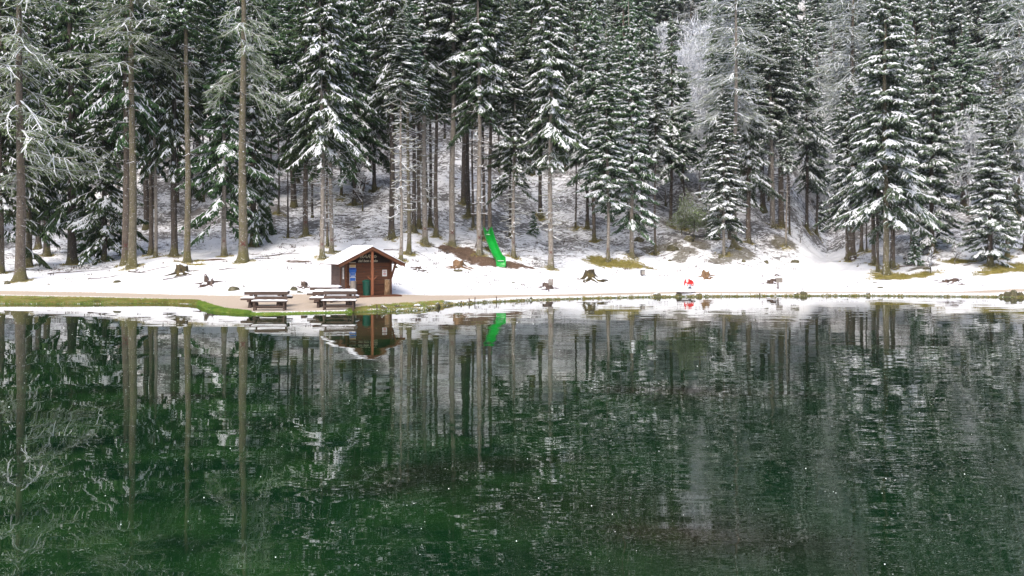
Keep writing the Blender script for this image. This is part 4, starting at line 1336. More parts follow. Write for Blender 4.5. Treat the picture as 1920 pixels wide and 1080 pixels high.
# things at the hut
pz = local(None, (-.92, -.03, 1.0))
po = empty('poster', pz, HTH, 'tall blue and tan poster on the left of the hut front', 'poster')
mb = MB(); mb.box((0, 0, .25), (.34, .02, 1.28), M['white']); mb.build('board', po)
mb = MB(); mb.box((0, -.014, .745), (.30, .006, .26), M['tan']); mb.build('tan_panel', po)
w_ = []
for i in range(13):
    t = i / 12; w_.append((-.17 - .035 * math.sin(t * 6.3), .58 - t * .50))
w2 = [(-x, z) for x, z in reversed(w_)]
mb = MB(); mb.prism(w_ + w2, -.030, -.018, M['blue']); mb.build('blue_shape', po)
mb = MB(); mb.box((0, -.034, .54), (.30, .006, .10), M['navy']); mb.build('navy_band', po)
mb = MB(); mb.box((0, -.016, -.14), (.30, .01, .34), M['blue']); mb.build('lower_panel', po)
mb = MB()
for a, b_ in ((.11, .03), (.18, .02), (.30, .012)): mb.box((0.01, -.036, a), (.22, .006, b_), M['white'])
mb.build('white_stripe', po)
po = empty('notice', local(None, (.93, -.012, 1.12)), HTH, 'small white paper notice with red emblem on the right of the hut front', 'notice')
mb = MB(); mb.box((0, 0, .15), (.27, .012, .36), M['paper']); mb.build('paper', po)
mb = MB()
mb.box((0, -.009, .26), (.17, .004, .03), M['redp']); mb.box((0, -.009, .20), (.13, .004, .05), M['greyp']); mb.box((0, -.009, .10), (.16, .004, .05), M['redp']); mb.box((.02, -.009, .03), (.10, .004, .02), M['greyp'])
mb.build('printed_emblem', po)
po = empty('side_notice', local(None, (-hw - .012, .35, 1.05)), HTH, 'narrow white strip notice on the left side wall of the hut', 'notice')
mb = MB(); mb.box((0, 0, .22), (.012, .22, .62), M['paper']); mb.build('paper', po)
mb = MB(); mb.box((-.009, 0, .22), (.004, .10, .40), M['greyp']); mb.build('printed_block', po)
# bin
bn = empty('litter_bin', local(None, (-.20, -.30, .065)), HTH, 'dark green round litter bin standing at the hut post', 'litter bin')
mb = MB(); mb.cyl((0, 0, 0), .19, .23, .74, M['bin'], 28); mb.build('body', bn)
mb = MB(); mb.cyl((0, 0, .74), .25, .25, .05, M['bin'], 28); mb.cyl((0, 0, .79), .24, .10, .07, M['bin'], 28); mb.build('lid', bn)
mb = MB()
for i in range(9): mb.cyl((0, 0, .1 + i * .07), .205 + i * .0039, .205 + i * .0039, .012, M['bin'], 28)
mb.build('rib_rings', bn)
# upright logs
for (lx, ly, r, hgt, mt, lab) in ((.98, -.36, .17, .84, 'stump_tan', 'upright tan log standing at the right end of the hut porch'), (-.96, -.30, .17, .80, 'grey_wood', 'upright grey log standing below the blue poster')):
    lo = empty('upright_log', local(None, (lx, ly, .065)), HTH, lab, 'log', 'logs on the hut porch')
    mb = MB(); mb.cyl((0, 0, 0), r * 1.05, r * .95, hgt, M[mt], 20, wob_=.03); mb.build('bark', lo)
    mb = MB(); mb.cyl((0, 0, hgt + .002), r * .9, r * .9, .006, M['cut'], 20, wob_=.03); mb.build('cut_face', lo)


# ------------------------------------------------------------------ benches and picnic tables
def snowbar(mb, c, d, rz=0.):
    """rounded ridge of snow on a board"""
    L_, W_, T_ = d
    n = 18
    for i in range(n):
        pass
    out = []
    xs = np.linspace(-L_ / 2, L_ / 2, n)
    prof = [(-W_ / 2, 0), (-W_ / 2 * .92, T_ * .7), (-W_ / 2 * .5, T_), (W_ / 2 * .5, T_), (W_ / 2 * .92, T_ * .7), (W_ / 2, 0)]
    k = len(mb.v); mi = mb.mi(M['snowcap'])
    for i, x in enumerate(xs):
        e = .35 if i in (0, n - 1) else 1
        for (yy, zz) in prof:
            mb.v.append((c[0] + x, c[1] + yy * random.uniform(.93, 1.03), c[2] + zz * e * random.uniform(.8, 1.15)))
    p = len(prof)
    for i in range(n - 1):
        for j in range(p - 1):
            mb.f.append([k + i * p + j, k + (i + 1) * p + j, k + (i + 1) * p + j + 1, k + i * p + j + 1]); mb.m.append(mi)
    for i in (0, n - 1): mb.f.append([k + i * p + j for j in range(p)]); mb.m.append(mi)


def bench(px, py, L_, rz, lab):
    x, y, z = ground_at(px, py)
    r = empty('park_bench', (x, y, z), rz, lab, 'bench', 'lake-facing benches on the sand')
    Wd = M['bench']
    mb = MB()
    for yy in (-.13, .05): mb.box((0, yy, .43), (L_, .16, .045), Wd)
    s = mb.build('seat', r, bevel=.006)
    mb = MB(); snowbar(mb, (0, -.04, .453), (L_ + .01, .35, .055)); mb.build('snow_cover', s)
    mb = MB()
    for zz, h_ in ((.79, .16), (.58, .12)): mb.box((0, .21, zz), (L_ - .06, .04, h_), Wd, rx=-.06)
    bk = mb.build('backrest', r, bevel=.006)
    mb = MB(); snowbar(mb, (0, .21, .872), (L_ - .05, .075, .045)); mb.build('snow_cover', bk)
    for sx in (-1, 1):
        xx = sx * (L_ / 2 - .12)
        mb = MB(); mb.beam((xx, -.19, -.03), (xx, -.15, .405), .07, .07, Wd); mb.build('leg', r)
        mb = MB(); mb.beam((xx, .16, -.03), (xx, .245, .86), .07, .06, Wd); mb.build('leg', r)
        mb = MB(); mb.beam((xx, -.20, .385), (xx, .20, .385), .06, .05, Wd); mb.build('seat_rail', r)
    mb = MB(); mb.box((0, -.165, .19), (L_ - .3, .04, .05), Wd); mb.box((0, .17, .12), (L_ - .3, .04, .05), Wd); mb.build('stretcher', r)


def picnic(px, py, L_, rz, lab):
    x, y, z = ground_at(px, py)
    r = empty('picnic_table', (x, y, z), rz, lab, 'picnic table', 'picnic tables on the sand')
    Wd = M['bench']
    mb = MB()
    for i in range(4): mb.box((0, -.30 + i * .20, .715), (L_ - .1 + (i % 2) * .02, .19, .07), Wd)
    mb.box((0, -.392, .68), (L_ - .12, .05, .15), Wd); mb.box((0, .392, .68), (L_ - .12, .05, .15), Wd)
    tp = mb.build('table_top', r, bevel=.006)
    mb = MB(); snowbar(mb, (0, .02, .751), (L_ - .08, .80, .10)); mb.build('snow_cover', tp)
    for sy in (-1, 1):
        mb = MB(); mb.box((0, sy * .70, .42), (L_, .26, .10), Wd)
        s = mb.build('seat', r, bevel=.02)
        mb = MB(); snowbar(mb, (0, sy * .70, .471), (L_ - .01, .26, .075)); mb.build('snow_cover', s)
    for sx in (-1, 1):
        xx = sx * (L_ / 2 - .38)
        for sy in (-1, 1):
            mb = MB(); mb.beam((xx, sy * .62, -.03), (xx, sy * .30, .67), .12, .16, Wd); mb.build('leg', r)
        mb = MB(); mb.box((xx, 0, .33), (.14, 1.62, .10), Wd); mb.build('cross_rail', r)
        mb = MB(); mb.box((xx, 0, .17), (.16, .5, .34), Wd); mb.build('pedestal_block', r)


bench(506, 582.0, 1.62, .03, 'dark bench facing the lake, in front of the left picnic table')
picnic(501, 575.0, 2.12, .02, 'left picnic table on the sand, standing alone behind its bench')
bench(636, 581.0, 1.62, .0, 'dark bench facing the lake, in front of the hut side picnic table')
picnic(628, 574.5, 2.15, .03, 'snow-topped picnic table closest to the hut, behind the right bench')
picnic(611, 565.0, 1.6, .02, 'rearmost picnic table, half hidden beside the hut wall')

# ------------------------------------------------------------------ the slide
def slide():
    bx, by, bz = ground_at(939, 500)
    def W(px, Y, z): return ((px - CX) / F * Y, Y, z)
    P_ = [W(914, by + 3.6, 4.05), W(914.5, by + 3.35, 4.02), W(917, by + 3.0, 3.72), W(922, by + 2.35, 3.22), W(927.5, by + 1.65, 2.72), W(932, by + 1.05, 2.33), W(936.5, by + .55, 2.10), W(938.5, by + .25, 2.06), W(939, by + .06, 2.03), W(939.4, by - .04, 1.9), W(939.6, by - .10, bz - .05)]
    P_ = [np.array(p) for p in P_]
    hs = [.64, .70, .54, .36, .33, .33, .34, .38, .34, .06, .04]
    root = empty('playground_slide', (bx, by, bz), 0, 'bright green plastic slide standing on brown mulch between the trunks', 'slide')
    off = np.array([bx, by, bz])
    mb = MB(); mi = mb.mi(M['slide'])
    secs = []
    for i, p in enumerate(P_):
        t = P_[min(i + 1, len(P_) - 1)] - P_[max(i - 1, 0)]
        sd = np.array([1., .12, 0.]); sd /= np.linalg.norm(sd)
        hw_ = .28 if i < 7 else .31
        hh = hs[i]
        n = np.array([0, 0, 1.])
        if i >= 9: n = np.array([0, -1., .2])
        prof = [(-hw_ - .06, hh - .05), (-hw_ - .05, hh), (-hw_, hh + .01), (-hw_ + .02, hh * .45), (-hw_ + .08, .03), (-hw_ * .5, 0), (0, -.01), (hw_ * .5, 0), (hw_ - .08, .03), (hw_ - .02, hh * .45), (hw_, hh + .01), (hw_ + .05, hh), (hw_ + .06, hh - .05),
                (hw_ + .04, 0), (hw_ * .5, -.07), (-hw_ * .5, -.07), (-hw_ - .04, 0)]
        secs.append([p + sd * a + n * b_ - off for a, b_ in prof])
    m_ = len(secs[0])
    for s_ in secs: mb.v += [tuple(v) for v in s_]
    for i in range(len(secs) - 1):
        for j in range(m_):
            mb.f.append([i * m_ + j, (i + 1) * m_ + j, (i + 1) * m_ + (j + 1) % m_, i * m_ + (j + 1) % m_]); mb.m.append(mi)
    for i in (0, len(secs) - 1): mb.f.append([i * m_ + j for j in range(m_)]); mb.m.append(mi)
    o = mb.build('chute', root, smooth=False)
    sf = o.modifiers.new('sub', 'SUBSURF'); sf.levels = sf.render_levels = 2
    for p in o.data.polygons: p.use_smooth = True
    q = Q(); a_ = P_[7] - off; b2 = P_[8] - off
    q.roof(np.array([a_ + [-.22, -.02, .05]]), np.array([a_ + [.24, 0, .05]]), .14, .12, .03, .03, 0)
    a_ = P_[1] - off
    q.roof(np.array([a_ + [-.2, -.1, .03]]), np.array([a_ + [.2, -.1, .03]]), .10, .10, .03, .03, 0)
    link('snow_patch', q.mesh('snow_patch', [M['snowcap']]), o)
    # exit hood
    mb = MB()
    e = P_[-2] - off
    mb.box((e[0], e[1] + .12, (e[2]) / 2 - .12), (.66, .30, e[2] + .1), M['slide']); mb.build('exit_foot', root, bevel=.03)
    # platform and ladder
    tx, ty, tz = P_[0] - off
    gz = zat(P_[0][0], P_[0][1] + .6) - bz
    mb = MB(); mb.box((tx - .05, ty + .42, tz - .06), (.86, .85, .08), M['grey_wood']); mb.build('platform', root)
    for sx in (-1, 1):
        for yy in (.06, .78):
            mb = MB(); mb.box((tx - .05 + sx * .40, ty + yy, (tz + .55 + gz) / 2 - .3), (.08, .08, tz - gz + .55 + .1), M['bench']); mb.build('post', root)
    mb = MB()
    for sx in (0, 1): mb.beam((tx - .62 - .45 * (1 - 1), ty + .1 + sx * .6, tz + .05), (tx - 1.05, ty + .1 + sx * .6, gz - .25), .06, .06, M['bench'])
    la = mb.build('ladder', root)
    for i in range(6):
        t = (i + .5) / 6.3
        mb = MB(); mb.box((tx - .62 - .43 * t, ty + .4, tz + .0 - (tz - gz) * t), (.07, .6, .05), M['grey_wood']); mb.build('rung', la)
    mb = MB(); mb.box((tx - .50, ty + .42, tz + .3), (.05, .8, .06), M['bench']); mb.build('hand_rail', root)


slide()

# ------------------------------------------------------------------ red spring rider
def rider():
    x, y, z = ground_at(1292, 541)
    s = y / F
    r = empty('spring_rider', (x, y, z), 0, 'red and white elephant-shaped spring rider on the snowy beach', 'spring rider')
    mb = MB(); mb.cyl((.05, 0, .0), .13, .05, .10, M['dmetal'], 16); mb.build('ground_plate', r)
    q_ = []
    mb = MB(); n = 90
    for i in range(n):
        t = i / n; a = t * 2 * math.pi * 5; rr = .095 - .035 * t
        q_.append((.06 + rr * math.cos(a), rr * math.sin(a), .09 + t * .19))
    for i in range(n - 1): mb.beam(q_[i], q_[i + 1], .022, .022, M['steel'])
    mb.build('spring', r)
    # side profile: trunk, head, back, legs
    prof = [(-.29, .20), (-.24, .17), (-.225, .21), (-.25, .25), (-.245, .32), (-.21, .36), (-.13, .35), (-.13, .17), (-.05, .17), (-.04, .26), (.02, .29), (.10, .27), (.15, .22), (.17, .15), (.25, .15),
            (.275, .26), (.275, .38), (.24, .47), (.16, .54), (.05, .60), (-.06, .635), (-.17, .635), (-.25, .57), (-.29, .48), (-.31, .36), (-.31, .26)]
    mb = MB(); mb.prism([(a * 1.08, b_ * 1.02) for a, b_ in prof], -.05, .05, M['red']); mb.build('body', r, bevel=.008)
    ear = [(-.19, .62), (-.07, .62), (-.05, .55), (-.06, .45), (-.10, .39), (-.17, .41), (-.20, .50)]
    mb = MB(); mb.prism([(a * 1.08, b_ * 1.02) for a, b_ in ear], -.075, -.052, M['white']); mb.build('ear', r)
    for zx in (-.09, .21):
        mb = MB(); mb.prism([(zx - .03, .22), (zx + .03, .22), (zx + .025, .30), (zx - .02, .31)], -.066, -.052, M['white']); mb.build('leg_patch', r)
    mb = MB(); mb.box((.06, 0, .55), (.20, .26, .035), M['red']); mb.build('seat', r, bevel=.01)
    mb = MB(); mb.box((-.12, 0, .52), (.03, .34, .03), M['dmetal']); mb.build('handle', r)


rider()


# ------------------------------------------------------------------ stumps, rocks, signs, posts
def stump(px, py, wpx, hpx, mat, lab, roots=5, cap=True, tilt=0., rim=0.25, seed=0, rootlen=1.0):
    x, y, z = ground_at(px, py)
    s = F / y
    w, h_ = wpx / s, hpx / s
    rng = np.random.default_rng(seed + 500)
    root = empty('tree_stump', (x, y + w * .3, z), 0, lab, 'stump', 'tree stumps on the snow')
    n = 36
    a = np.linspace(0, 2 * math.pi, n, endpoint=False)
    ph = rng.uniform(0, 6.28, 4)
    zs = [-.35, -.08, .0, .10, .25, .45, .7, .88, 1.0]
    rings = []
    for zz in zs:
        t = max(zz, 0)
        fl = .85 * math.exp(-t * 4.2) * (np.clip(np.cos(a * roots / 2 + ph[0]), 0, 1) ** 2 + .35 * np.cos(a * 3 + ph[1]) ** 2) * rootlen
        rad = w * .5 * (.66 + fl) * (1 + .08 * np.cos(a * 7 + ph[2]) + .05 * np.cos(a * 11 + ph[3] + zz) + rng.normal(0, .025, n))
        if zz > .5: rad = rad * (1 - .07 * (zz - .5))
        top = h_ * (zz + (rim * .6 * np.cos(a + ph[3]) + rim * .35 * np.cos(a * 4 + ph[1])) * (zz > .8) * zz - tilt * np.cos(a) * (zz > .5) * .3)
        rings.append(np.stack([rad * np.cos(a), rad * np.sin(a), top * np.ones(n)], -1))
    # inner top
    tz = rings[-1].copy()
    inn = tz.copy(); inn[:, :2] *= .82; inn[:, 2] -= .04
    cen = inn.copy(); cen[:, :2] *= .3; cen[:, 2] = inn[:, 2].mean() - .05
    allr = rings + [inn, cen]
    co = np.concatenate(allr); i = np.arange(len(allr) * n).reshape(len(allr), n); j = np.roll(i, -1, 1)
    qd = np.stack([i[:-1], j[:-1], j[1:], i[1:]], -1).reshape(-1, 4)
    me = mesh_np('stump_body', co, qd); me.materials.append(M[mat])
    me.polygons.foreach_set('use_smooth', np.ones(len(qd), bool))
    link('stump_body', me, root)
    if cap:
        c1 = inn.copy(); c1[:, :2] *= 1.12; c1[:, 2] += .035
        c2 = c1.copy(); c2[:, :2] *= .8; c2[:, 2] += .07
        c3 = c2.copy(); c3[:, :2] *= .3; c3[:, 2] = c2[:, 2].mean() + .03
        al = [c1, c2, c3]; co = np.concatenate(al); i = np.arange(3 * n).reshape(3, n); j = np.roll(i, -1, 1)
        qd = np.stack([i[:-1], j[:-1], j[1:], i[1:]], -1).reshape(-1, 4)
        me = mesh_np('snow_cap', co, qd); me.materials.append(M['snowcap']); me.polygons.foreach_set('use_smooth', np.ones(len(qd), bool))
        link('snow_cap', me, root)
    # surface roots with snow between them
    for k in range(roots):
        an = ph[0] + k * 2 * math.pi / roots + rng.normal(0, .2)
        if math.sin(an) > .75: continue
        q = Q(); p0 = np.array([math.cos(an), math.sin(an), 0]) * w * .40 + Z3 * h_ * .22
        dd = np.array([math.cos(an), math.sin(an) * .7, -.22])
        L_ = w * rng.uniform(.35, .75) * rootlen
        pts = [p0]
        for q_ in range(5):
            dd = dd + rng.normal(0, .12, 3) * np.array([1, 1, .3]); dd /= np.linalg.norm(dd)
            p0 = p0 + dd * L_ / 5; pts.append(p0)
        pts = np.array(pts)
        for q_ in range(len(pts)):
            gz = zat(x + pts[q_][0], y + w * .3 + pts[q_][1]) - z
            pts[q_][2] = max(pts[q_][2], gz + .01) * .3 + (gz + .05 * (1 - q_ / 5)) * .7
        t = np.linspace(1, .3, len(pts) - 1) * min(.13, w * .13)
        q.roof(pts[:-1], pts[1:], t, t * .8, t * 1.2, t * .5, 0)
        me = q.mesh('root', [M[mat]]); link('root', me, root)
        if k % 2 == 0:
            q = Q(); q.roof(pts[:-2], pts[1:-1], t[:-1] * .7, t[1:] * .7, .02, t[:-1] * .5 + .035, 0)
            link('snow_ridge', q.mesh('snow_ridge', [M['snowcap']]), root)
    return root


STUMPS = [
    (337, 515, 30, 18, 'stump_moss', 'big dark mossy stump with a snow cap below the tall mossy trunk at left', 6, True, .0, .2),
    (389, 534, 27, 13, 'stump', 'jagged brown stump with a long root reaching left, front of the left snow bank', 5, False, .5, .5),
    (569, 540, 18, 12, 'stump', 'dark stump left of the hut behind the picnic tables', 6, False, .0, .15),
    (783, 507, 17, 7, 'stump', 'low brown stump right of the hut', 5, False, .0, .2),
    (859, 502, 30, 12, 'stump_tan', 'orange-brown stump at the lower edge of the mulch bed', 6, False, .4, .35),
    (1026, 542, 26, 13, 'stump', 'dark stump beside the small wooden board, lowest on the beach', 6, False, -.2, .15),
    (1106, 525, 24, 20, 'stump_moss', 'largest stump with mossy snow-streaked roots spreading over the beach', 9, False, .0, .1),
    (1325, 521, 22, 10, 'stump_tan', 'tan split stump between the red rider and the knoll', 5, False, .5, .5),
    (1449, 532, 22, 9, 'stump', 'low stump with roots behind the slatted board at right', 5, True, .0, .3),
    (1458, 518, 9, 4, 'stump', 'tiny stump peeking over the slatted board at right', 4, False, .0, .3),
    (1790, 532, 34, 9, 'stump', 'wide flat dark stump with patches of snow near the right edge', 6, True, .0, .3),
    (1602, 486, 16, 6, 'stump', 'low stump leaning on the massive brown larch', 4, False, .0, .3),
]
for i, t in enumerate(STUMPS):
    rl = 1.9 if t[0] == 1106 else (1.3 if t[0] == 389 else 1.0)
    stump(t[0], t[1], t[2], t[3], t[4], t[5], t[6], t[7], t[8], t[9], i * 7, rl)


def rock_mesh(seed, w, d, h_, snow=False):
    import bmesh
    bm = bmesh.new()
    bmesh.ops.create_icosphere(bm, subdivisions=3, radius=1)
    rng = np.random.default_rng(seed); dirs = rng.normal(0, 1, (9, 3)); dirs /= np.linalg.norm(dirs, axis=1, keepdims=True); offs = rng.uniform(.55, .95, 9)
    for v in bm.verts:
        p = np.array(v.co)
        for dd, o_ in zip(dirs, offs):
            k = p.dot(dd) - o_
            if k > 0: p = p - dd * k * .85
        p = p + rng.normal(0, .02, 3)
        v.co = (p[0] * w / 2, p[1] * d / 2, p[2] * h_)
    me = bpy.data.meshes.new('rock'); bm.to_mesh(me); bm.free()
    return me


m, nt, b = new_mat('rock_with_snow', .9)
geo = N(nt, 'ShaderNodeNewGeometry'); sp = N(nt, 'ShaderNodeSeparateXYZ'); nt.links.new(geo.outputs['Normal'], sp.inputs[0])
nz = noise(nt, geo.outputs['Position'], 5, 4, .7)
rc = ramp(nt, nz, [(.3, (.03, .028, .02)), (.55, (.11, .10, .05)), (.75, (.27, .25, .2))])
sf = ramp(nt, mth(nt, 'ADD', sp.outputs[2], mth(nt, 'MULTIPLY', mth(nt, 'SUBTRACT', nz, .5), .8)), [(.80, (0, 0, 0)), (.88, (1, 1, 1))])
nt.links.new(mixc(nt, sf, rc, (.86, .87, .89)), b.inputs['Base Color']); bump(nt, b, nz, .8, .05)
M['rock_snow'] = m
ROCKS = [
    (438, 545, 24, 10, 'mossy boulder on the left bank near the path'), (551, 545, 16, 9, 'dark rock left of the small stump behind the benches'), (562, 549, 14, 5, 'flat snow-edged rock below the small stump'),
    (741, 503, 10, 6, 'small grey rock just right of the hut roof'), (858, 509, 20, 6, 'flat grey rock below the orange-brown stump'), (963, 531, 9, 4, 'lone small rock on the open snow right of the slide'),
    (718, 580, 16, 9, 'dark shore rock in front of the hut'), (744, 577, 13, 6, 'snowy shore rock right of the dark one by the hut'), (783, 576, 22, 6, 'long low turf-covered shore rock'), (818, 578, 15, 9, 'dark block of rock at the tip of the green shore'),
    (1233, 559, 18, 9, 'snow-topped rock heap on the shoreline left of the red rider'), (995, 563, 9, 5, 'small mossy rock on the shoreline between slide and stump'), (1273, 558, 14, 6, 'dark shore rock left of the driftwood'), (1311, 558, 14, 6, 'dark shore rock right of the driftwood'),
    (1494, 555, 12, 6, 'small brown rock left of the mossy shore boulder'), (1508, 556, 16, 9, 'mossy round shore boulder below the snowy hollow'), (1629, 556, 10, 6, 'small brown rock on the right shoreline'),
    (1890, 557, 16, 10, 'dark shore rock in the pile at the right edge, left one'), (1903, 555, 18, 13, 'snow-topped rock in the pile at the right edge, tallest'), (1915, 558, 14, 9, 'dark rock in the pile at the right edge, last one'), (1878, 557, 12, 6, 'low mossy rock beginning the pile at the right edge'),
    (218, 530, 17, 6, 'brown rock on the left snow bank under the twin trunks'), (90, 534, 9, 3, 'flat dark stone on the far left snow bank'), (12, 533, 14, 8, 'dark lump in the snow at the left edge'), (457, 538, 7, 4, 'small stone right of the mossy boulder'),
    (1492, 491, 18, 6, 'dark log-like rock in the snow left of the hollow'), (668, 428, 16, 6, 'dark rock in the snow above the hut'), (1352, 484, 10, 8, 'dark rock set in the front of the knoll'), (1395, 492, 9, 7, 'dark rock on the lower right flank of the knoll'),
    (1436, 493, 12, 7, 'mossy rock between the knoll and the second mound'), (1200, 452, 22, 10, 'snow-dusted boulder behind the layered spruces'), (1262, 470, 26, 14, 'big dark boulder beside the gully'), (1290, 452, 24, 12, 'dark boulder at the top of the gully'), (1258, 490, 12, 5, 'small stone in front of the gully'),
    (800, 512, 7, 3, 'pebble-sized stone right of the low brown stump'), (1700, 485, 16, 9, 'dark mossy boulder right of the large snow-shelved spruce'), (1738, 505, 14, 6, 'low stone beside the small bare sapling'), (1610, 500, 6, 3, 'small stone below the massive larch'),
    (1560, 533, 8, 2, 'flat stone on the clean beach below the hollow'), (1652, 540, 12, 4, 'flat snow-edged stones on the beach below the clump'), (1642, 530, 10, 4, 'small stones under the foot of the clump'),
]
for i, (px, py, wpx, hpx, lab) in enumerate(ROCKS):
    x, y, z = ground_at(px, min(py, 600))
    s = F / y
    me = rock_mesh(900 + i, wpx / s, wpx / s * .7, hpx / s)
    me.materials.append(M['rock_snow'])
    o = tag(link('rock', me), lab, 'rock', 'rocks on shore and slope')
    o.location = (x, y + .1, z - .02)

# boards on posts
def signboard(px, py, wpx, top, bh, lab, name, boards='grey_wood', frame=False, slats=3, rz=0., offx=0.):
    x, y, z = ground_at(px, py)
    s = F / y
    r = empty(name, (x, y, z), rz, lab, 'sign' if name != 'post_box' else 'box')
    ht = (py - top) / s; w = wpx / s; bh_ = bh / s
    mb = MB(); mb.box((0, .03, (ht - bh_ * .2) / 2 - .1), (.07, .07, ht - bh_ * .2 + .2), M['bench']); mb.build('post', r)
    mb = MB()
    for k in range(slats): mb.box((offx + (k - (slats - 1) / 2) * w / slats, -.02, ht - bh_ / 2), (w / slats - .012, .035, bh_ - .02 * (k % 2)), M[boards])
    mb.build('board', r)
    if frame:
        mb = MB(); mb.box((offx - w / 2 - .02, -.0, ht - bh_ / 2), (.05, .12, bh_ + .04), M['dmetal']); mb.box((offx, 0, ht + .015), (w + .08, .12, .04), M['dmetal']); mb.box((offx, 0, ht - bh_ - .02), (w + .08, .12, .04), M['dmetal']); mb.build('frame', r)
    mb = MB(); snowbar(mb, (offx, 0, ht + (.036 if frame else .0)), (w, .09, .03)); mb.build('snow_cover', r)


signboard(1029, 547, 9, 523, 12, 'small weathered wooden board on a short post in front of the dark beach stump', 'wooden_sign', offx=.13)
signboard(1204, 518, 7, 507, 8, 'little grey box with a dark frame on a post above the beach', 'post_box', frame=True, slats=2, offx=.06)
signboard(1459, 542, 12, 521, 9, 'slatted wooden board on a thin post near the lake on the right', 'wooden_sign', slats=4, offx=.08)

# stakes at the waterline
for i, (px, py, h_, lab) in enumerate([(864, 570.5, .12, 'leftmost short stake at the waterline right of the green shore'), (881, 569, .22, 'leaning stake at the waterline, left of the upright pair'), (889.5, 569, .26, 'tallest upright stake at the waterline'),
                                       (932, 566, .24, 'leaning stake standing alone farther along the waterline'), (1423, 555.6, .12, 'tiny stake at the waterline below the slatted board'), (708, 583, .25, 'short stake in the turf before the hut')]):
    x, y, z = ground_at(px, py)
    mb = MB(); mb.beam((0, 0, -.3), (.04 * (-1) ** i, 0, h_), .05, .05, M['bench'])
    o = mb.build('stake'); tag(o, lab, 'stake', 'stakes along the waterline'); o.location = (x, y, z)


# driftwood and fallen branches
def limb_obj(name, px, py, L_, az, lab, r=.07, mat='stump', snow=True, nb=3, seed=0, cat='branch', z0=.05):
    x, y, z = ground_at(px, py)
    rng = np.random.default_rng(seed + 70)
    root = empty(name, (x, y, z), 0, lab, cat, 'fallen wood on the ground')
    q = Q()
    d = np.array([math.cos(az), math.sin(az), .0]); p = -d * L_ / 2
    pts = [p]
    for k in range(7):
        d = d + rng.normal(0, .14, 3) * np.array([1, 1, .3]); d /= np.linalg.norm(d)
        p = p + d * L_ / 7; pts.append(p)
    pts = np.array(pts)
    for v in pts: v[2] = zat(x + v[0], y + v[1]) - z + z0 + r * .5
    tri = [0, 2 * math.pi / 5, 4 * math.pi / 5, 6 * math.pi / 5, 8 * math.pi / 5]
    for k in range(7):
        ra, rb = r * (1 - k / 9), r * (1 - (k + 1) / 9)
        t = pts[k + 1] - pts[k]; sd = np.cross(t, Z3); sd /= np.linalg.norm(sd)
        for e in range(5):
            a0, a1 = tri[e], tri[(e + 1) % 5]
            f = lambda a_, rr, P0: P0 + sd * math.cos(a_) * rr + Z3 * math.sin(a_) * rr
            q.add([[f(a0, ra, pts[k]), f(a1, ra, pts[k]), f(a1, rb, pts[k + 1]), f(a0, rb, pts[k + 1])]], 0)
    for k in range(nb):
        i = rng.integers(1, 6); a = az + rng.choice([-1, 1]) * rng.uniform(.5, 1.2)
        e = pts[i] + np.array([math.cos(a), math.sin(a), .25]) * L_ * rng.uniform(.15, .35)
        q.roof(pts[i][None], e[None], r * .4, r * .2, r * .5, 0, 0)
    link('wood', q.mesh('wood', [M[mat]]), root)
    if snow:
        q = Q(); q.roof(pts[1:-1], pts[2:], r * .8, r * .7, r * .25, r * 1.05, 0); link('snow_ridge', q.mesh('snow_ridge', [M['snowcap']]), root)


limb_obj('driftwood', 1288, 556, 1.3, .1, 'forked driftwood log on the shoreline below the red rider', .08, snow=True, nb=5, seed=1, cat='driftwood', z0=.12)
USED = set()
FALL = [(200, 521, 2.2, .25), (260, 512, 1.8, -.4), (175, 507, 2.6, .1), (120, 512, 2.0, .2), (60, 507, 1.7, -.1), (300, 505, 2.1, .3), (330, 524, 1.6, .05), (500, 486, 1.8, -.3), (540, 478, 2.2, .4), (560, 494, 1.6, -.2),
        (470, 476, 1.6, .2), (640, 452, 2.4, -.2), (700, 446, 2.8, .2), (660, 404, 3.0, .4), (800, 480, 1.8, -.5), (825, 466, 2.2, -.5), (990, 470, 2.2, .1), (1060, 480, 2.6, -.15), (1090, 470, 1.8, -.5), (1060, 440, 2.4, .3),
        (1200, 470, 2.8, .8), (1170, 462, 2.0, -.3), (1245, 480, 2.2, .3), (1315, 474, 3.2, 1.2), (1330, 492, 1.8, .7), (1420, 480, 2.4, -1.0), (1515, 458, 3.0, -1.1), (1540, 448, 2.6, .9), (1570, 440, 3.0, .2), (1720, 498, 2.6, -.2),
        (1760, 486, 2.2, .6), (1830, 492, 2.4, .3), (1680, 506, 1.6, -.1), (610, 430, 2.4, .2), (740, 470, 1.6, .1), (230, 480, 2.5, -.1), (430, 505, 1.3, .2), (1400, 497, 1.5, -.6), (1120, 440, 2.2, .1), (960, 440, 2.4, -.3)]
for i, (px, py, L_, az) in enumerate(FALL):
    mk = min(marks, key=lambda m_: abs(m_[0] - px))
    side = 'left of' if px < mk[0] - 12 else ('right of' if px > mk[0] + 12 else 'level with')
    dep = 'low on the snow' if py > 500 else ('in the litter' if py > 470 else 'up on the slope')
    for adj in ('long' if L_ > 2.3 else ('short' if L_ < 1.8 else 'dark'), 'thin', 'crooked', 'bare'):
        fl = 'fallen %s branch %s, %s %s' % (adj, dep, side, mk[1])
        if fl not in USED: break
    USED.add(fl)
    limb_obj('fallen_branch', px, py, L_, az, fl, random.uniform(.02, .045), 'stump', i % 2 == 0, 4, i, z0=.01)

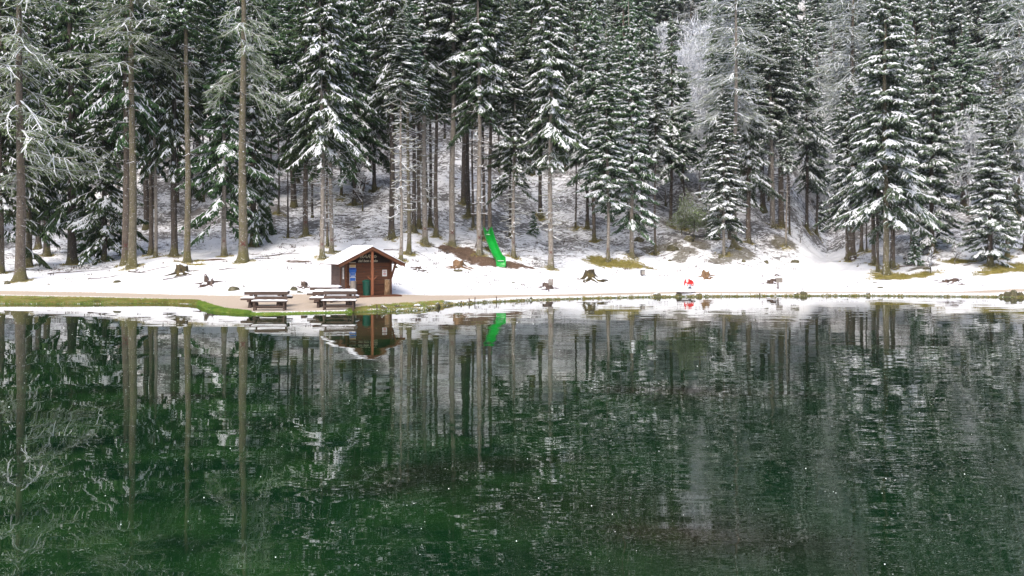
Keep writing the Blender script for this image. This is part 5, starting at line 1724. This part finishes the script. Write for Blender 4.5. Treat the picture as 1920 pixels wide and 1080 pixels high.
# ------------------------------------------------------------------ ground cover
def tufts(name, pts, hgt, spread, mat, blades, rng, w=.008):
    P = []
    for (x, y, z, k) in pts:
        n = blades
        a = rng.uniform(0, 6.28, n); r = rng.uniform(0, spread, n)
        bx, by = x + r * np.cos(a), y + r * np.sin(a)
        h_ = hgt * rng.uniform(.5, 1.2, n) * k
        lx, ly = rng.normal(0, .35, n) * h_, rng.normal(0, .35, n) * h_
        ww = w * rng.uniform(.7, 1.5, n)
        b0 = np.stack([bx - ww, by, np.full(n, z - .02)], 1); b1 = np.stack([bx + ww, by, np.full(n, z - .02)], 1)
        t1 = np.stack([bx + lx + ww * .3, by + ly, z + h_], 1); t0 = np.stack([bx + lx - ww * .3, by + ly, z + h_], 1)
        P.append(np.stack([b0, b1, t1, t0], 1))
    P = np.concatenate(P)
    me = mesh_np(name, P.reshape(-1, 3), np.arange(len(P) * 4).reshape(-1, 4))
    me.materials.append(mat)
    o = link(name, me)
    return o


rg = np.random.default_rng(5)
nu_, ny2 = edge(PATH_NEAR)
gp, gq = [], []
while len(gp) < 3600:
    px = rg.uniform(-60, 830)
    u = (px - CX) / F
    a, b_ = float(shore(u)), float(np.interp(u, nu_, ny2))
    if b_ <= a + .5: continue
    Y = rg.uniform(a - .03, b_ - .05 - (.35 if px < 380 else 0))
    if px > 650 and rg.random() < .55: continue
    x = u * Y
    (gp if (372 < px < 660 or rg.random() < .35) else gq).append((x, Y, zat(x, Y), rg.uniform(.6, 1.2)))
gm = noisy_mat('shore_grass_blades', (0.05, 0.12, 0.01), (0.14, 0.24, 0.02), 1.2, .8, coord='World', bmp=0, c3=(0.26, 0.26, 0.07))
o = tufts('shore_grass', gp, .055, .10, gm, 9, rg); tag(o, 'low bright green turf along the water edge on the left', 'grass', kind='stuff')
gp = [(a, b_, c_, k_2 * .5) for a, b_, c_, k_2 in gq]
for (a, b_, rx, ry, kd) in PATCH:
    if kd != 1: continue
    gx, gy, gz = ground_at(a, b_)
    for _ in range(int(rx * ry * 60)):
        t, r = rg.uniform(0, 6.28), math.sqrt(rg.random()) * 1.05
        x, y = gx + rx * r * math.cos(t), gy + ry * r * math.sin(t)
        gp.append((x, y, zat(x, y), rg.uniform(.5, 1.3)))
for g, t in zip(FRONT_POS, FRONT):
    for _ in range(26):
        a_, r = rg.uniform(0, 6.28), rg.uniform(.25, .75)
        x, y = g[0] + r * math.cos(a_), g[1] + r * math.sin(a_)
        gp.append((x, y, zat(x, y), rg.uniform(.4, 1.)))
for _ in range(420):
    px = rg.uniform(830, 1930); u = (px - CX) / F; Y = float(shore(u)) + rg.uniform(-.03, .12)
    gp.append((u * Y, Y, zat(u * Y, Y), rg.uniform(.4, .9)))
gm2 = noisy_mat('dry_grass_blades', (0.07, 0.075, 0.015), (0.24, 0.20, 0.05), 1.2, .85, coord='World', bmp=0, c3=(0.36, 0.30, 0.12))
o = tufts('dry_grass', gp, .11, .14, gm2, 9, rg, .010); tag(o, 'yellowish old grass on the bare banks and around the trunks', 'grass', kind='stuff')
gp = []
fu_, fy_ = edge(PATH_FAR)
for _ in range(4500):
    Y = 51 + 40 * rg.random() ** 1.2; u = rg.uniform(-.66, .66); px = CX + F * u
    if px > 1000 and Y < 58 + 3 * (px > 1450): continue
    if Y < 54 and rg.random() < .6: continue
    if 1490 < px < 1600 and Y < 78: continue
    x = u * Y
    if math.sin(x * .7 + 1.3) * math.cos(Y * .5 + x * .2) + rg.normal(0, .5) < 0.1: continue
    gp.append((x, Y, zat(x, Y), rg.uniform(.4, 1.5) * (2.2 if rg.random() < .12 else 1)))
for _ in range(1500):
    Y = rg.uniform(46, 57); u = rg.uniform(-.66, .66); x = u * Y
    if Y < float(np.interp(u, fu_, fy_)) + .2: continue
    if math.sin(x * .9 + 1.3) * math.cos(Y * 1.1 + x * .4) + rg.normal(0, .4) < 0.25: continue
    gp.append((x, Y, zat(x, Y), rg.uniform(.15, .5)))
gm3 = noisy_mat('forest_litter', (0.03, 0.022, 0.016), (0.13, 0.09, 0.06), 2, .9, coord='World', bmp=0)
o = tufts('forest_litter', gp, .10, .28, gm3, 7, rg, .016); tag(o, 'dark stalks and twigs poking through thin snow under the trees', 'undergrowth', kind='stuff')

# falling snow
nf = 2300
Yf = 2.5 + 42 * rg.random(nf) ** 1.3
Xf = rg.uniform(-.72, .72, nf) * Yf
Zf = np.maximum(.05, H + rg.uniform(-.42, .34, nf) * Yf)
ok = Zf > .06
Cf = np.stack([Xf, Yf, Zf], 1)[ok]
n = len(Cf)
r_ = rg.uniform(.0011, .0030, n)[:, None] * (1 + Cf[:, 1:2] * .035)
P = []
for _ in range(3):
    v1 = rg.normal(0, 1, (n, 3)); v1 /= np.linalg.norm(v1, axis=1, keepdims=True)
    v2 = np.cross(v1, rg.normal(0, 1, (n, 3))); v2 /= np.linalg.norm(v2, axis=1, keepdims=True)
    P.append(np.stack([Cf + v1 * r_, Cf + v2 * r_, Cf - v1 * r_, Cf - v2 * r_], 1))
P = np.concatenate(P)
me = mesh_np('falling_snow', P.reshape(-1, 3), np.arange(len(P) * 4).reshape(-1, 4)); me.materials.append(M['snowcap'])
tag(link('falling_snow', me), 'scattered snowflakes drifting down over the lake', 'snowflakes', kind='stuff')

# thin air full of fine snow: one closed box round everything
hz_m = bpy.data.materials.new('snowy_air'); hz_m.use_nodes = True
hn = hz_m.node_tree; hn.nodes.clear()
ho = hn.nodes.new('ShaderNodeOutputMaterial'); hv = hn.nodes.new('ShaderNodeVolumePrincipled')
hv.inputs['Color'].default_value = (.86, .90, .93, 1); hv.inputs['Density'].default_value = .0002; hv.inputs['Anisotropy'].default_value = .2
hn.links.new(hv.outputs[0], ho.inputs['Volume'])
mb = MB(); mb.box((0, 50, 101), (860, 720, 208), hz_m)
tag(mb.build('haze'), 'thin pale haze of fine falling snow over lake and wood', 'haze', kind='stuff')
